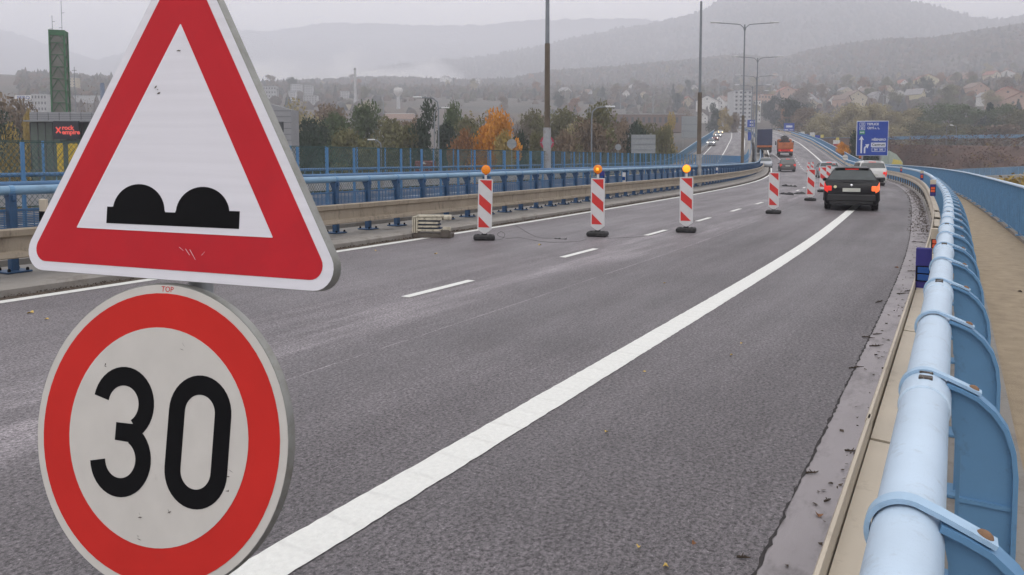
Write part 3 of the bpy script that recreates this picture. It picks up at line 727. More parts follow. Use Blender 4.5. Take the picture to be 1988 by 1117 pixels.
for x in (-.34, -.39, -.43):
    mb = MB(); mb.bev((x, -.06, .29), (.032, .24, .36), .005); mb.build('upright', M['oldwhite'], t)
mb = MB(); mb.bev((.33, -.12, .20), (.17, .10, .09), .008); mb.bev((.35, -.12, .445), (.16, .12, .08), .008); mb.build('arm', M['oldwhite'], t)

# ================================================================== delineators on the guardrails
M['navyp'] = mat('deep blue plastic', (.035, .03, .20), .45, var=.08); M['refb'] = mat('blue reflector', (.02, .09, .32), .2, var=.1); M['refo'] = mat('orange reflector', (.85, .14, .06), .25, var=.1, scale=50)
def delin(s, P, h, label, top, refl, bot, w=.12, hh=.36, rz=0, blank=None):
    t = thing('delineator', label, 'delineator', pt(s, P, h), -th(s)+rz, 'reflector posts on the guardrails')
    mb = MB(); mb.bev((0, 0, hh/2), (w, .04, hh), .008); b = mb.build('body', M[bot], t)
    if top: mb = MB(); mb.bev((0, 0, hh*.86), (w+.006, .046, hh*.3), .008); mb.build('cap', M[top], t)
    mb = MB(); mb.bev((0, -.022, hh*.40), (w*.94, .01, hh*.36), .002); f = mb.build('reflector_frame', M['black'], t)
    for k in (-1, 1): mb = MB(); mb.bev((0, -.029, hh*.40+k*hh*.085), (w*.72, .008, hh*.14), .002); mb.build('reflector', M[refl], f)
    return t
delin(6.63, .195, .71, 'deep blue delineator with two blue reflectors clipped to the near right guardrail', None, 'refb', 'navyp', .11, .34)
delin(8.45, .14, .80, 'delineator with an orange reflector peeking out behind the pale blue rail', None, 'refo', 'cream', .10, .26)
for s, lab in ((22, 'cream, orange and blue delineator where the right guardrail starts to bend'), (38, 'red and blue delineator second from the right guardrail bend'), (58, 'small red and blue delineator beside the white car')):
    delin(s, .2, .78, lab, 'cream', 'refo', 'navyp', .13, .42)
for x, lab in ((1212, 'white and black delineator on the left guardrail between the first two beacon boards'), (1392, 'small white delineator on the left guardrail near the carriageway bend'), (1470, 'tiny white delineator at the far end of the left guardrail')):
    delin(s_at(x, 10.9), 10.93, .78, lab, 'white', 'refb', 'white', .12, .40)
delin(s_at(1180, 10.9), 11.1, .85, 'blue delineator on the left guardrail behind the middle beacon board', None, 'refb', 'navyp', .2, .42)
delin(s_at(97, 10.9), 10.95, .78, 'cream and black delineator at the left edge beside the warning triangle', 'cream', 'black', 'cream', .16, .40)

# ================================================================== debris, leaves, cables
def lump(r, n=7, fl=.35):
    mb = MB(); vs = []; 
    for i in range(n):
        a = 2*math.pi*i/n; vs.append((r*random.uniform(.6,1.1)*math.cos(a), r*random.uniform(.5,1)*math.sin(a), 0))
    for i in range(n): x, y, z = vs[i]; vs.append((x*.7, y*.7, r*fl*random.uniform(.5,1)))
    mb.add(vs, [tuple(range(n-1,-1,-1)), tuple(range(n, 2*n))]+[(i,(i+1)%n,n+(i+1)%n,n+i) for i in range(n)]); return mb
M['leaf'] = mat('dry leaf', (.22, .10, .045), .8, var=.3, scale=30); M['leafy'] = mat('yellow leaf', (.55, .38, .10), .8, var=.3, scale=30); M['twig'] = mat('wet bark bits', (.045, .03, .02), .8, var=.4, scale=30)
def leaf_mesh():
    mb = MB(); c = []
    for i in range(9):
        a = math.pi*2*i/9; r = .5*(1-.45*abs(math.sin(a*1.5+.3))); c.append((math.cos(a)*r, math.sin(a)*r*.7, .12*math.sin(a*2)+.1))
    mb.add([(0,0,.02)]+c, [(0, i+1, (i+1)%9+1) for i in range(9)]); return mb
L0 = {}; LV = []; TW = []
def leaf(x, y, size, m_, label, zr=.006, grp='fallen leaves on the road and gutter'):
    k = m_
    if k not in L0: o = leaf_mesh().build('leaf', M[m_]); L0[k] = o
    else: o = L0[k].copy(); C.objects.link(o)
    o.location = gnd(x, y, zr)+Vector((0,0,.001)); o.rotation_euler = (random.uniform(-.2,.2), random.uniform(-.2,.2), random.uniform(0,6)); o.scale = (size,)*3; LV.append((y, x, o))
    return tag(o, label, 'leaf', grp)
for x, y, sz, m_ in ((1590,1001,.06,'leaf'), (1240,1062,.04,'leafy'), (1292,1100,.045,'leafy'), (1177,839,.045,'leafy'), (1347,1055,.04,'leaf'), (1420,690,.05,'leafy'), (1250,722,.04,'leafy'), (1290,550,.06,'leafy'), (730,487,.10,'leafy'), (846,493,.08,'leafy'), (1048,476,.12,'leafy'), (1740,520,.09,'leaf'), (1655,940,.045,'leaf'), (1612,940,.04,'twig'), (1700,690,.05,'twig'), (60,608,.1,'leafy'), (90,620,.06,'leafy'), (1440,667,.05,'leafy'), (1920,740,.04,'leaf'), (1958,860,.05,'leaf'), (1980,567,.09,'twig'), (1905,690,.05,'twig')):
    leaf(x, y, sz, m_, 'yellow fallen leaf lying on the asphalt' if m_ == 'leafy' else ('brown dry leaf lying on wet concrete' if m_ == 'leaf' else 'dark bit of wet leaf on the concrete'), .035 if x > 1900 else .006)
def twig(x, y, ln, label):
    t = gnd(x, y, .004); a = random.uniform(-.4, .4); pts = [Vector((0,0,.006))]
    for k in range(5): a += random.uniform(-.4, .4); pts.append(pts[-1]+Vector((math.cos(a), math.sin(a), random.uniform(-.05,.08)))*ln/5)
    mb = MB(); mb.tube(pts, [.006,.006,.005,.005,.004,.002], 5)
    q = pts[2]; mb.tube([q, q+Vector((.3*ln*math.cos(a+1), .3*ln*math.sin(a+1), .01))], [.004,.002], 5)
    for p_ in pts[1:4]:
        w = ln*random.uniform(.05, .13); mb.add([p_+Vector((-w,-w*.4,.003)), p_+Vector((w*.4,-w*.6,.008)), p_+Vector((w*1.2,w*.3,.004)), p_+Vector((-w*.3,w*.6,.009))], [(0,1,2,3)])
    o = mb.build('twig', M['twig']); o.location = t; TW.append((y, x, o)); return tag(o, label, 'twig', 'twigs and bark on the right gutter')
for x, y, ln in ((1657,882,.14), (1640,876,.10), (1688,673,.16), (1648,716,.14), (1700,588,.2), (1762,527,.25), (1757,566,.2), (1735,668,.12), (1793,490,.2), (1770,470,.3), (1565,920,.08), (1430,1083,.06), (1673,655,.12), (1712,716,.1), (1790,440,.3), (1781,455,.25), (1655,940,.07), (1600,975,.05), (1741,571,.15), (1695,650,.1)):
    twig(x, y, ln, 'thin dark twig or bark scrap lying on the grey gutter')
ORD = 'nearest,second,third,fourth,fifth,sixth,seventh,eighth,ninth,tenth,eleventh,twelfth,thirteenth,fourteenth,fifteenth,sixteenth,seventeenth,eighteenth,nineteenth,farthest'.split(',')
for i, (y, x, o) in enumerate(sorted(TW, key=lambda q: -q[0])): o['label'] = 'thin dark twig on the grey right gutter, '+ORD[i]+' to the camera among the twenty twigs'
def relabel(sel, txt):
    L_ = sorted([q for q in LV if sel(q)], key=lambda q: -q[0])
    for i, (y, x, o) in enumerate(L_): o['label'] = txt % (ORD[i] if i < len(L_)-1 or i == 0 else 'farthest')
relabel(lambda q: q[1] > 1880, 'small dry leaf on the sand coloured walkway, %s of these to the camera')
relabel(lambda q: 1500 < q[1] <= 1880, 'brown leaf on or beside the right gutter, %s of these to the camera')
relabel(lambda q: q[1] <= 1500 and 'yellow' in q[2]['label'] and q[1] > 900, 'yellow leaf on the dark lane right of the signs, %s of these to the camera')
relabel(lambda q: q[1] <= 900, 'yellow leaf near the far left white line, %s of these to the camera')
relabel(lambda q: 900 < q[1] <= 1500 and 'brown dry' in q[2]['label'], 'brown leaf on the asphalt right of the thick white line, %s one')
M['litter'] = mat('dark leaf litter', (.075, .055, .04), .95, var=.4, scale=12)
def litter(name, Pa, Pb, s0, s1, n, hmax, h0=.004):
    mb = MB()
    for i in range(n):
        s = s0+(s1-s0)*random.random()**1.3; P = random.uniform(Pa, Pb) if random.random() < .5 else Pb-(abs(random.gauss(0, .25)))*(Pb-Pa)
        P = min(max(P, min(Pa, Pb)), max(Pa, Pb)); r = random.uniform(.004, .014)*(1+s/12); c = pt(s, P, h0); a = random.uniform(0, 6)
        vs = [c+Vector((r*math.cos(a+k*1.57)*random.uniform(.5,1), r*math.sin(a+k*1.57)*random.uniform(.4,1), random.uniform(0, hmax))) for k in range(4)]
        mb.add(vs, [(0,1,2,3)])
    o = mb.build(name, M['litter']); return tag(o, 'dark leaf litter gathered at the foot of the kerb', 'litter', kind='stuff')
litter('leaf_litter', 10.04, 10.25, 2, 110, 5200, .03)
litter('leaf_litter', .60, .26, 1.5, 90, 2200, .012)
litter('leaf_litter', .75, .3, 20, 46, 900, .03)
sheet('dirt_strip', 10.04, 10.26, .003, -8, 200, M['litter'], .5, 1, kind='structure', jit=.03)
# broken rubber strips across the road at the bridge joint
for (x0, y0, x1, y1, w, lab) in ((1516,377.5,1562,377,.28,'torn black rubber strip across the road, the nearer of two'), (1518,362,1546,363,.3,'torn black rubber strip across the road, the farther of two'), (1520,378,1540,379.5,.22,'short black rubber lump at the left end of the nearer strip'), (1076,464,1100,465,.07,'dark rubber scrap on the asphalt between the first two beacon boards')):
    a, b = gnd(x0, y0), gnd(x1, y1); mb = MB(); N = 9; vs = []
    for i in range(N+1):
        c = a.lerp(b, i/N)-a
        for sgn in (-1, 1): vs.append(c+Vector((0, sgn*w*random.uniform(.3, 1), .004)))
        vs.append(c+Vector((0, random.uniform(-.3,.3)*w, random.uniform(.02, .09)*w/.2)))
    mb.add(vs, [f for i in range(N) for f in ((3*i, 3*i+3, 3*i+5, 3*i+2), (3*i+1, 3*i+2, 3*i+5, 3*i+4))])
    o = mb.build('rubber_strip', M['rubber']); o.location = a; tag(o, lab, 'rubber strip')
# thin cables lying between the beacon lamps
def cable(pts, label, r=.0028):
    P3 = [gnd(x, y, z) for x, y, z in pts]; o = P3[0].copy(); mb = MB(); sm = []
    for i in range(len(P3)-1):
        a, b = P3[max(i-1,0)], P3[min(i+2,len(P3)-1)]
        for k in range(6):
            t = k/6; c, d = P3[i], P3[i+1]
            sm.append(.5*((2*c)+(d-a)*t+(2*a-5*c+4*d-b)*t*t+(3*c-a-3*d+b)*t**3))
    sm.append(P3[-1]); mb.tube([q-o for q in sm], r, 5)
    q = mb.build('cable', M['rubber']); q.location = o; return tag(q, label, 'cable')
cable([(964,466,.1),(975,464,.02),(980,455,.12),(972,450,.16),(966,457,.05),(985,463,.012),(1010,462,.012),(1060,470,.012),(1120,469,.012),(1140,464,.05)], 'thin black cable looping from the tilted beacon board to the middle one')
cable([(1180,463,.05),(1200,462,.012),(1260,458,.012),(1300,447,.012),(1316,449,.05)], 'thin black cable lying between the middle and third beacon boards')
cable([(1000,437,.012),(1030,455,.012),(1050,462,.012),(1085,463,.012)], 'thin dark cable on the asphalt behind the first beacon board', .0026)

# ================================================================== vehicles
def paint(name, col, **k): return mat(name, col, .25, var=.04, spec=.6, dirt=tuple(c*.6+.03 for c in col), dscale=3, dth=(.6, .95), **k)
M['tail'] = mat('lit tail lamp', (.8, .03, .02), .3, var=.1, emit=.35); M['tailo'] = mat('bright tail lamp', (1.0, .16, .04), .3, var=.1, emit=.7)
M['taild'] = mat('unlit red lamp', (.35, .02, .02), .25, var=.1); M['head'] = mat('lit headlamp', (1, .93, .82), .3, var=.02, emit=9)
M['headw'] = mat('warm headlamp', (1, .66, .25), .3, var=.02, emit=14)
M['plastic'] = mat('black plastic', (.02, .02, .021), .55, var=.1); M['plate'] = mat('number plate', (.55, .56, .5), .5, var=.05)
M['rimm'] = mat('wheel rim', (.35, .36, .37), .35, metal=.6, var=.1); M['chrome'] = mat('chrome', (.7, .7, .72), .15, metal=1, var=.02)
M['carglass'] = mat('tinted car glass', (.05, .06, .06), .12, var=.1, spec=.6)
def car(name, label, loc, rz, L_=4.3, W=1.72, H=1.46, col=None, st=None, detail=2, rear=True, heads=None, group=None, roofw=.70):
    t = thing(name, label, 'car', loc, rz, group); w_ = W/2
    # stations: fraction, bottom, belt, top, half width factor
    st = st or [(0,.34,.80,.805,.80),(.012,.26,.86,.87,.93),(.022,.22,.93,.95,.985),(.04,.20,.95,.99,1.0),(.155,.18,.96,.97*H,1.0),(.2,.18,.96,.99*H,1.0),(.45,.18,.95,H,1.0),(.60,.18,.93,.97*H,1.0),(.77,.18,.92,.94,1.0),(.90,.19,.82,.84,.99),(.975,.22,.70,.72,.92),(1.0,.36,.56,.58,.80)]
    def ring(f):
        fs = [q[0] for q in st]; g = [float(np.interp(f, fs, [q[k] for q in st])) for k in (1, 2, 3, 4)]
        b, be, tp, hw = g; hw *= w_; k = min(1, max(.05, (tp-be)/.5)); gw = hw*(1-.03-(1-roofw)*.95*k*.75)
        return [(0, b), (hw*.9, b), (hw*.985, b+.10), (hw, (b+be)/2), (hw*.975, be), (gw, max(be, tp-.05*k)), (gw*.82, tp), (0, tp+.02*k)]
    def S(f, v):
        r = ring(f); sg = 1 if v <= 7 else -1; v = v if v <= 7 else 14-v; i = min(6, int(v)); a = v-i
        return Vector((sg*(r[i][0]*(1-a)+r[i+1][0]*a), -L_/2+f*L_, r[i][1]*(1-a)+r[i+1][1]*a))
    fr = sorted(set([q[0] for q in st]+[.1, .28, .36, .53, .68, .85])); vv = [i*.5 for i in range(28)]
    mb = MB(); n = len(vv); vs = [S(f, v) for f in fr for v in vv]
    fs = [(i*n+k, i*n+(k+1)%n, (i+1)*n+(k+1)%n, (i+1)*n+k) for i in range(len(fr)-1) for k in range(n)]
    mb.add(vs, fs+[tuple(range(n-1,-1,-1)), tuple(range((len(fr)-1)*n, len(fr)*n))])
    body = mb.build('body', col, t, smooth='auto')
    def patch(nm, f0, f1, v0, v1, m_, off=.006, par=body, a=5, b=5, inset=0):
        mb = MB(); vs = []
        for i in range(a):
            for k in range(b):
                f, v = f0+(f1-f0)*i/(a-1), v0+(v1-v0)*k/(b-1); p = S(f, v); e = 1e-3
                nn = (S(f, v+e)-S(f, v-e)).cross(S(f+e, v)-S(f-e, v))
                if nn.length < 1e-12: nn = Vector((0,0,1))
                nn.normalize()
                c = Vector((0, p.y, .7))
                if nn.dot(p-c) < 0: nn = -nn
                vs.append(p+nn*off)
        mb.add(vs, [(i*b+k, i*b+k+1, (i+1)*b+k+1, (i+1)*b+k) for i in range(a-1) for k in range(b-1)])
        return mb.build(nm, m_, par, smooth=True)
    fw = [q[0] for q in st]; rw0, rw1 = st[3][0], st[4][0]
    patch('rear_window', rw0+.006, rw1-.008, 5.35, 8.65, M['carglass'], .008, t, 5, 9)
    patch('windscreen', st[7][0]+.01, st[8][0]-.01, 5.3, 8.7, M['carglass'], .008, t, 5, 9)
    for s_ in (0, 1):
        for f0, f1 in ((st[4][0]+.02, .33), (.345, .475), (.49, .62)):
            v0, v1 = 4.12, 4.86
            if s_: v0, v1 = 14-v1, 14-v0
            patch('side_window', f0, f1, v0, v1, M['carglass'], .008, t)
    if rear:
        for s_ in (0, 1):
            v0, v1 = 3.35, 4.25
            if s_: v0, v1 = 14-v1, 14-v0
            lm = M['tailo' if (s_ == 0 and rear == 'bright') else 'tail'] if rear else M['taild']
            mb = MB(); sx = 1 if s_ == 0 else -1; zc = st[2][2]-.10
            vs = [S(.001+.03*i/3, v0+(v1-v0)*k/4) for i in range(4) for k in range(5)]
            vs = [Vector((p.x*1.012, p.y-.018, p.z)) for p in vs]
            mb.add(vs, [(i*5+k, i*5+k+1, (i+1)*5+k+1, (i+1)*5+k) for i in range(3) for k in range(4)])
            mb.bev((sx*w_*.80, -L_/2-.006, zc-.10), (.15, .05, .17), .02)
            mb.build('tail_light', lm, t, smooth='auto')
        mb = MB(); mb.bev((0, -L_/2+L_*st[4][0]-.005, st[4][3]+.0), (.42, .05, .05), .012); mb.build('brake_light', M['tail'], t)
    mb = MB(); mb.bev((0, -L_/2-.012, .44), (W*.86, .09, .22), .03); mb.bev((0, -L_/2+.03, .30), (W*.78, .09, .16), .02); bmp = mb.build('bumper', M['plastic'] if detail > 1 else col, t)
    mb = MB(); mb.bev((0, -L_/2-.012, .70), (.54, .02, .12), .004); pl = mb.build('number_plate', M['plate'], t)
    if detail > 1:
        mb = MB(); mb.lathe([(.045,0),(.04,.012),(.0,.014)], (0, -L_/2+.022, .86), (0,-1,0), 20); mb.build('badge', M['chrome'], t, smooth=True)
        mb = MB(); mb.bev((-.02, -L_/2+.06, .975), (.52, .02, .02), .004, Matrix.Rotation(R(4), 3, 'Y')); mb.build('wiper', M['plastic'], t)
        mb = MB(); mb.bev((0, -L_/2+L_*st[4][0]-.0, st[4][3]+.03), (W*.62, .14, .03), .01); mb.build('roof_spoiler', col, t)
    for s_ in (1, -1):
        mb = MB(); mb.bev((s_*(w_+.05), -L_/2+L_*.66, .98), (.15, .10, .12), .03); mb.build('mirror', col, t)
    wl = None
    for fy in (.19, .80):
        for s_ in (1, -1):
            x = s_*(w_-.115); y = -L_/2+fy*L_; rr = .315
            mb = MB(); mb.lathe([(rr-.05,-.105),(rr-.015,-.10),(rr,-.07),(rr,.07),(rr-.015,.10),(rr-.05,.105)], (x, y, rr), (1,0,0), 24); wl = mb.build('wheel', M['rubber'], t, smooth='auto')
            mb = MB(); mb.lathe([(rr-.06,0),(rr-.08,.01),(.06,.0)], (x+s_*.106, y, rr), (s_,0,0), 20); mb.build('rim', M['rimm'], wl, smooth='auto')
            mb = MB(); mb.tube([(x+s_*.115, y+math.cos(a)*(rr+.03), rr+math.sin(a)*(rr+.03)) for a in [R(q) for q in range(0, 181, 15)]], .03, 6); mb.build('wheel_arch', M['plastic'], t, smooth=True)
    if heads:
        for s_ in (1, -1):
            mb = MB(); mb.lathe([(.11,0),(.10,.03),(0,.05)], (s_*w_*.74, L_/2-.10, .66), (0,1,0), 16); mb.build('headlight', M[heads], t, smooth=True)
        mb = MB(); mb.bev((0, L_/2-.01, .48), (W*.55, .05, .16), .02); mb.build('grille', M['plastic'], t)
    return t
def on_road(x, y, P=None):   # where a wheel base seen at (x, y) touches the carriageway
    b = None
    for s in np.arange(2, 400, .25):
        for PP in ([P] if P is not None else np.arange(2, 22, .25)):
            q = px(pt(s, PP)); d = (q[0]-x)**2+(q[1]-y)**2
            if b is None or d < b[0]: b = (d, float(s), float(PP))
    return b[1], b[2]
black = mat('black car paint', (.008, .008, .010), .35, var=.04, spec=.3); whitep = paint('white car paint', (.62, .62, .60)); greyp = paint('dark grey car paint', (.09, .085, .08)); silver = paint('silver car paint', (.40, .42, .45))
redp = paint('dark red car paint', (.16, .03, .03))
g = None
def car_at(s, P, h=0, turn=0): return pt(s, P, h), -th(s)+turn
g = gnd(1655, 411); 
b_st = [(0,.30,.74,.745,.84),(.010,.24,.86,.87,.95),(.02,.21,.95,.96,.99),(.035,.20,.97,1.0,1.0),(.115,.18,.93,1.39,1.0),(.16,.18,.93,1.44,1.0),(.42,.18,.92,1.46,1.0),(.60,.18,.91,1.40,1.0),(.77,.18,.92,.94,1.0),(.90,.19,.82,.84,.99),(.975,.22,.70,.72,.92),(1.0,.36,.56,.58,.80)]
c1 = car('parked_car', 'black hatchback with all brake lights lit, straddling the thick white line', (g.x+.95, g.y+2.2, 0), -R(24.5), 4.2, 1.70, 1.46, black, b_st, rear='bright', roofw=.58)
c1.name = 'hatchback'
mb = MB(); mb.lathe([(.05,0),(.045,.006)], (-.50, -2.122, .80), (0,-1,0), 14); mb.build('round_sticker', mat('pale yellow sticker', (.75, .72, .45), .5), c1)
w_st = [(0,.32,.66,.665,.86),(.008,.26,.92,.93,.96),(.015,.22,1.02,1.03,.99),(.025,.20,1.05,1.08,1.0),(.075,.18,1.03,1.53,1.0),(.11,.18,1.03,1.58,1.0),(.42,.18,1.02,1.60,1.0),(.62,.18,1.0,1.53,1.0),(.78,.18,.98,1.0,1.0),(.90,.19,.88,.90,.99),(.975,.22,.74,.76,.92),(1.0,.36,.60,.62,.80)]
g = gnd(1700, 362); 
c2 = car('van_car', 'white tall rounded car behind the black hatchback, red tail light lit', (g.x+.6, g.y+2.4, 0), -R(16), 4.0, 1.64, 1.6, whitep, w_st, roofw=.8); c2.name = 'white_car'
g = pt(100, 8.1)
c3 = car('suv', 'dark grey car with lit tail lights driving away in the left lane', (g.x, g.y, g.z), -R(17), 4.3, 1.86, 1.62, greyp, w_st, detail=1); c3.name = 'grey_car'
g = gnd(1604, 345, 0)
c4 = car('small_car', 'pale car half hidden by the cluster of beacon boards', (g.x, g.y, 0), -R(16), 4.2, 1.74, 1.5, silver, b_st, detail=1); c4.name = 'silver_car'
g = pt(110, 9.3); c5 = car('pale_car', 'pale car partly hidden by the end of the left blue barrier, under the blue trailer', (g.x-.4, g.y+3, g.z), -R(19), 4.3, 1.75, 1.5, silver, b_st, detail=1, rear=False); c5.rotation_euler.z += math.pi; c5.name = 'silver_car'
# crane truck
M['orange'] = mat('orange truck paint', (.46, .13, .035), .6, var=.15, scale=1.5, dirt=(.2, .07, .03), dscale=2, dth=(.5, .8))
M['trucksteel'] = mat('dirty truck chassis', (.05, .045, .045), .7, var=.3)
g = pt(138, 7.4); t = thing('crane_truck', 'orange tipper truck with a loading crane driving away up the bridge', 'truck', g, -R(18))
mb = MB(); mb.box((0, 0, .85), (.9, 7.2, .3)); mb.box((0, -3.55, .62), (2.3, .12, .2)); mb.build('chassis', M['trucksteel'], t)
mb = MB(); mb.bev((0, -.6, 1.75), (2.5, 5.0, 1.1), .06); 
for k in range(5): mb.box((-1+.5*k, -3.13, 1.75), (.08, .06, 1.0))
mb.build('tipper_body', M['orange'], t)
mb = MB(); mb.bev((0, 2.9, 1.95), (2.4, 1.7, 2.1), .12); cab = mb.build('cab', M['orange'], t)
mb = MB(); mb.bev((0, 2.03, 2.4), (1.8, .05, .6), .02); mb.build('window', M['carglass'], cab)
mb = MB(); mb.bev((0, 1.6, 2.6), (.8, .7, 1.9), .05); mb.tube([(0,1.6,3.5),(-.55,1.2,3.3),(-.5,-.4,2.6)], .16, 8); mb.tube([(0,1.6,3.5),(.6,1.0,3.1),(.5,-.6,2.5)], .14, 8); mb.bev((0, -.6, 2.75), (.95, .7, .9), .1); mb.build('loading_crane', M['trucksteel'], t)
mb = MB(); 
for x in (-1.45, 1.45): mb.bev((x, 2.4, 2.3), (.2, .2, .7), .03)
mb.build('mirror', M['plastic'], t)
mb = MB(); mb.bev((0, -3.62, .95), (2.35, .06, .35), .02); mb.build('rear_panel', M['redo'], t)
for x in (-.95, .95): mb = MB(); mb.bev((x, -3.68, .95), (.36, .06, .24), .02); mb.build('tail_light', M['tailo' if x > 0 else 'tail'], t)
for y in (-2.4, -1.2, 2.6):
    for x in (-1.0, 1.0): mb = MB(); mb.lathe([(.42,-.17),(.5,-.13),(.5,.13),(.42,.17)], (x, y, .5), (1,0,0), 18); mb.build('wheel', M['rubber'], t, smooth='auto')
# blue tarpaulin trailer coming down on the left of our carriageway
M['tarp'] = mat('navy tarpaulin', (.022, .032, .085), .55, var=.25, scale=1.2)
p = at(1484, 292, 128); t = thing('box_truck', 'dark blue curtain sided trailer with an orange underside strip seen end on', 'truck', p-Vector((0,0,.4)), -R(18))
mb = MB(); mb.bev((0, 2, 2.6), (2.45, 6.5, 2.75), .05)
for k in range(6): mb.box((-1.05+.42*k, -1.28, 2.6), (.04, .05, 2.6))
mb.build('tarpaulin', M['tarp'], t)
mb = MB(); mb.bev((0, 2, 1.05), (2.45, 6.6, .30), .03); mb.build('orange_strip', M['orange'], t)
mb = MB(); mb.bev((0, 2, .65), (2.3, 6, .4), .03); mb.build('chassis', M['trucksteel'], t)
for y in (-.5, .8, 4.2):
    for x in (-1.0, 1.0): mb = MB(); mb.lathe([(.42,-.17),(.5,-.13),(.5,.13),(.42,.17)], (x, y, .5), (1,0,0), 18); mb.build('wheel', M['rubber'], t, smooth='auto')
# oncoming cars on the other carriageway
for x, y, colr, hd, lab, P in ((1380, 283, silver, 'head', 'nearest oncoming car with white headlights on the other carriageway', None), (1384, 269, redp, 'head', 'second oncoming car, dark red, on the other carriageway', None), (1387, 261, silver, 'head', 'third oncoming car, small and pale, on the other carriageway', None), (1397, 259.5, whitep, 'headw', 'farthest oncoming vehicle with glaring yellow headlights', None)):
    s, P = on_road(x, y); c = car('oncoming_car', lab, pt(s, P), -th(s)+math.pi, 4.3, 1.78, 1.5, colr, b_st, detail=1, rear=False, heads=hd, group='oncoming cars with headlights on')

# ================================================================== lamps, signs, buildings, trees
M['lampgrey'] = mat('grey lamp steel', (.22, .24, .26), .5, metal=.3, var=.1); M['lampwhite'] = mat('white lamp head', (.7, .71, .72), .4, var=.05); M['polebrown'] = mat('brown weathered pole', (.13, .105, .08), .8, var=.25, scale=2)
def lamp_head(mb, p, d, l=.85):
    p = Vector(p); d = Vector(d).normalized(); e = Vector((-d.y, d.x, 0)); r = Matrix((d, e, Vector((0,0,1)))).transposed()
    mb.bev(p+d*l*.5, (l, .30, .14), .05, r); return mb
def double_lamp(p, H, span, label, yaw=0, arms=True, br=0):
    t = thing('street_lamp', label, 'street lamp', p, yaw, 'street lamps along the median')
    if br: mb = MB(); mb.tube([(0,0,-1.5),(0,0,br)], [.17,.15], 12); mb.build('sleeve', M['polebrown'], t, smooth='auto')
    mb = MB(); mb.tube([(0,0,-1.5),(0,0,H*.45),(0,0,H)], [.11,.09,.065], 10); mb.build('pole', M['lampgrey'], t, smooth='auto')
    if arms:
        for s in (-1, 1):
            h = span/2; mb = MB(); mb.tube([(0,0,H-.8),(s*.12,0,H-.3),(s*.45,0,H-.02),(s*.9,0,H+.05),(s*(h-.5),0,H+.18)], .045, 7); a = mb.build('arm', M['lampgrey'], t, smooth='auto')
            mb = MB(); lamp_head(mb, (s*(h-.9), 0, H+.22), (s,0,0), .95); mb.build('lamp_head', M['lampwhite'], t)
    return t
for x, ytop, Y, sp, lab in ((1446, 48, 77, 130, 'double armed street lamp, tallest in the photo and nearest of the forked row'), (1471, 113, 101, 99, 'second double armed street lamp of the forked row on the median'), (1469, 149, 122, 82, 'third double armed street lamp of the forked row on the median'), (1461, 167, 147, 68, 'fourth double armed street lamp, thin in the haze'), (1464, 178, 175, 55, 'fifth double armed street lamp, faint above the grey tower block'), (1459, 186, 205, 46, 'farthest double armed street lamp, hardly visible')):
    top = at(x, ytop, Y); base = Vector((top.x, top.y, 1.2 if Y < 110 else 3)); double_lamp(base, top.z-base.z, sp*Y/1436, lab, 0, br=(5 if Y == 77 else 0))
# two tall bare poles
for x, Y, ysp, top, lab, sl in ((1062, 29, 85, -160, 'thick brown pole with a grey lower sleeve rising out of the frame', 1), (1356.5, 43, 180, 3, 'tall thin pole with a brown lower half behind the blue barrier', 0)):
    b = at(x, 330, Y); b.z = .1; zs = at(x, ysp, Y).z; zt = at(x, top, Y).z; t = thing('pole', lab, 'pole', b)
    mb = MB(); mb.tube([(0,0,0),(0,0,zs-.1)], [.115,.10] if sl else [.125,.12], 14); mb.build('lower_section', M['polebrown'], t, smooth='auto')
    mb = MB(); mb.tube([(0,0,zs-.15),(0,0,zt-.1)], [.085 if sl else .08,.06], 12); mb.build('upper_section', M['lampgrey'], t, smooth='auto')
    mb = MB(); mb.tube([(0,0,0),(0,0,(2.85 if sl else 1.9))], .15, 14); mb.build('sleeve', M['steel'], t, smooth='auto')
def hook_lamp(x, ytop, Y, xe, lab, yb=320, thick=.06):
    top = at(x, ytop, Y); e = at(xe, ytop, Y); b = Vector((top.x, top.y, -7)); H = top.z+7; dx = e.x-top.x; s = 1 if dx > 0 else -1; t = thing('street_lamp', lab, 'street lamp', b)
    mb = MB(); mb.tube([(0,0,0),(0,0,H-.9),(s*.08,0,H-.35),(s*.45,0,H-.05),(dx*.85,0,H+.02)], thick, 8); mb.build('pole', M['lampgrey'], t, smooth='auto')
    mb = MB(); lamp_head(mb, (dx*.8, 0, H+.03), (s,0,0), .8); mb.build('lamp_head', M['lampwhite'], t)
hook_lamp(851, 190, 62, 812, 'hooked street lamp with its arm to the left beside the dark conifer')
hook_lamp(843, 210, 75, 860, 'hooked street lamp just behind the left armed one, facing right')
hook_lamp(1149, 208, 62, 1182, 'single hooked street lamp standing alone left of the tall thin pole')
hook_lamp(740, 272, 80, 725, 'small dim street lamp in front of the olive trees')

hook_lamp(1906, 352, 60, 1933, 'curved lamp with white head poking above the right railing')
hook_lamp(1838, 243, 190, 1845, 'slim lamp on the embankment road, left of a pair'); hook_lamp(1857, 244, 190, 1850, 'slim lamp on the embankment road, right of a pair')

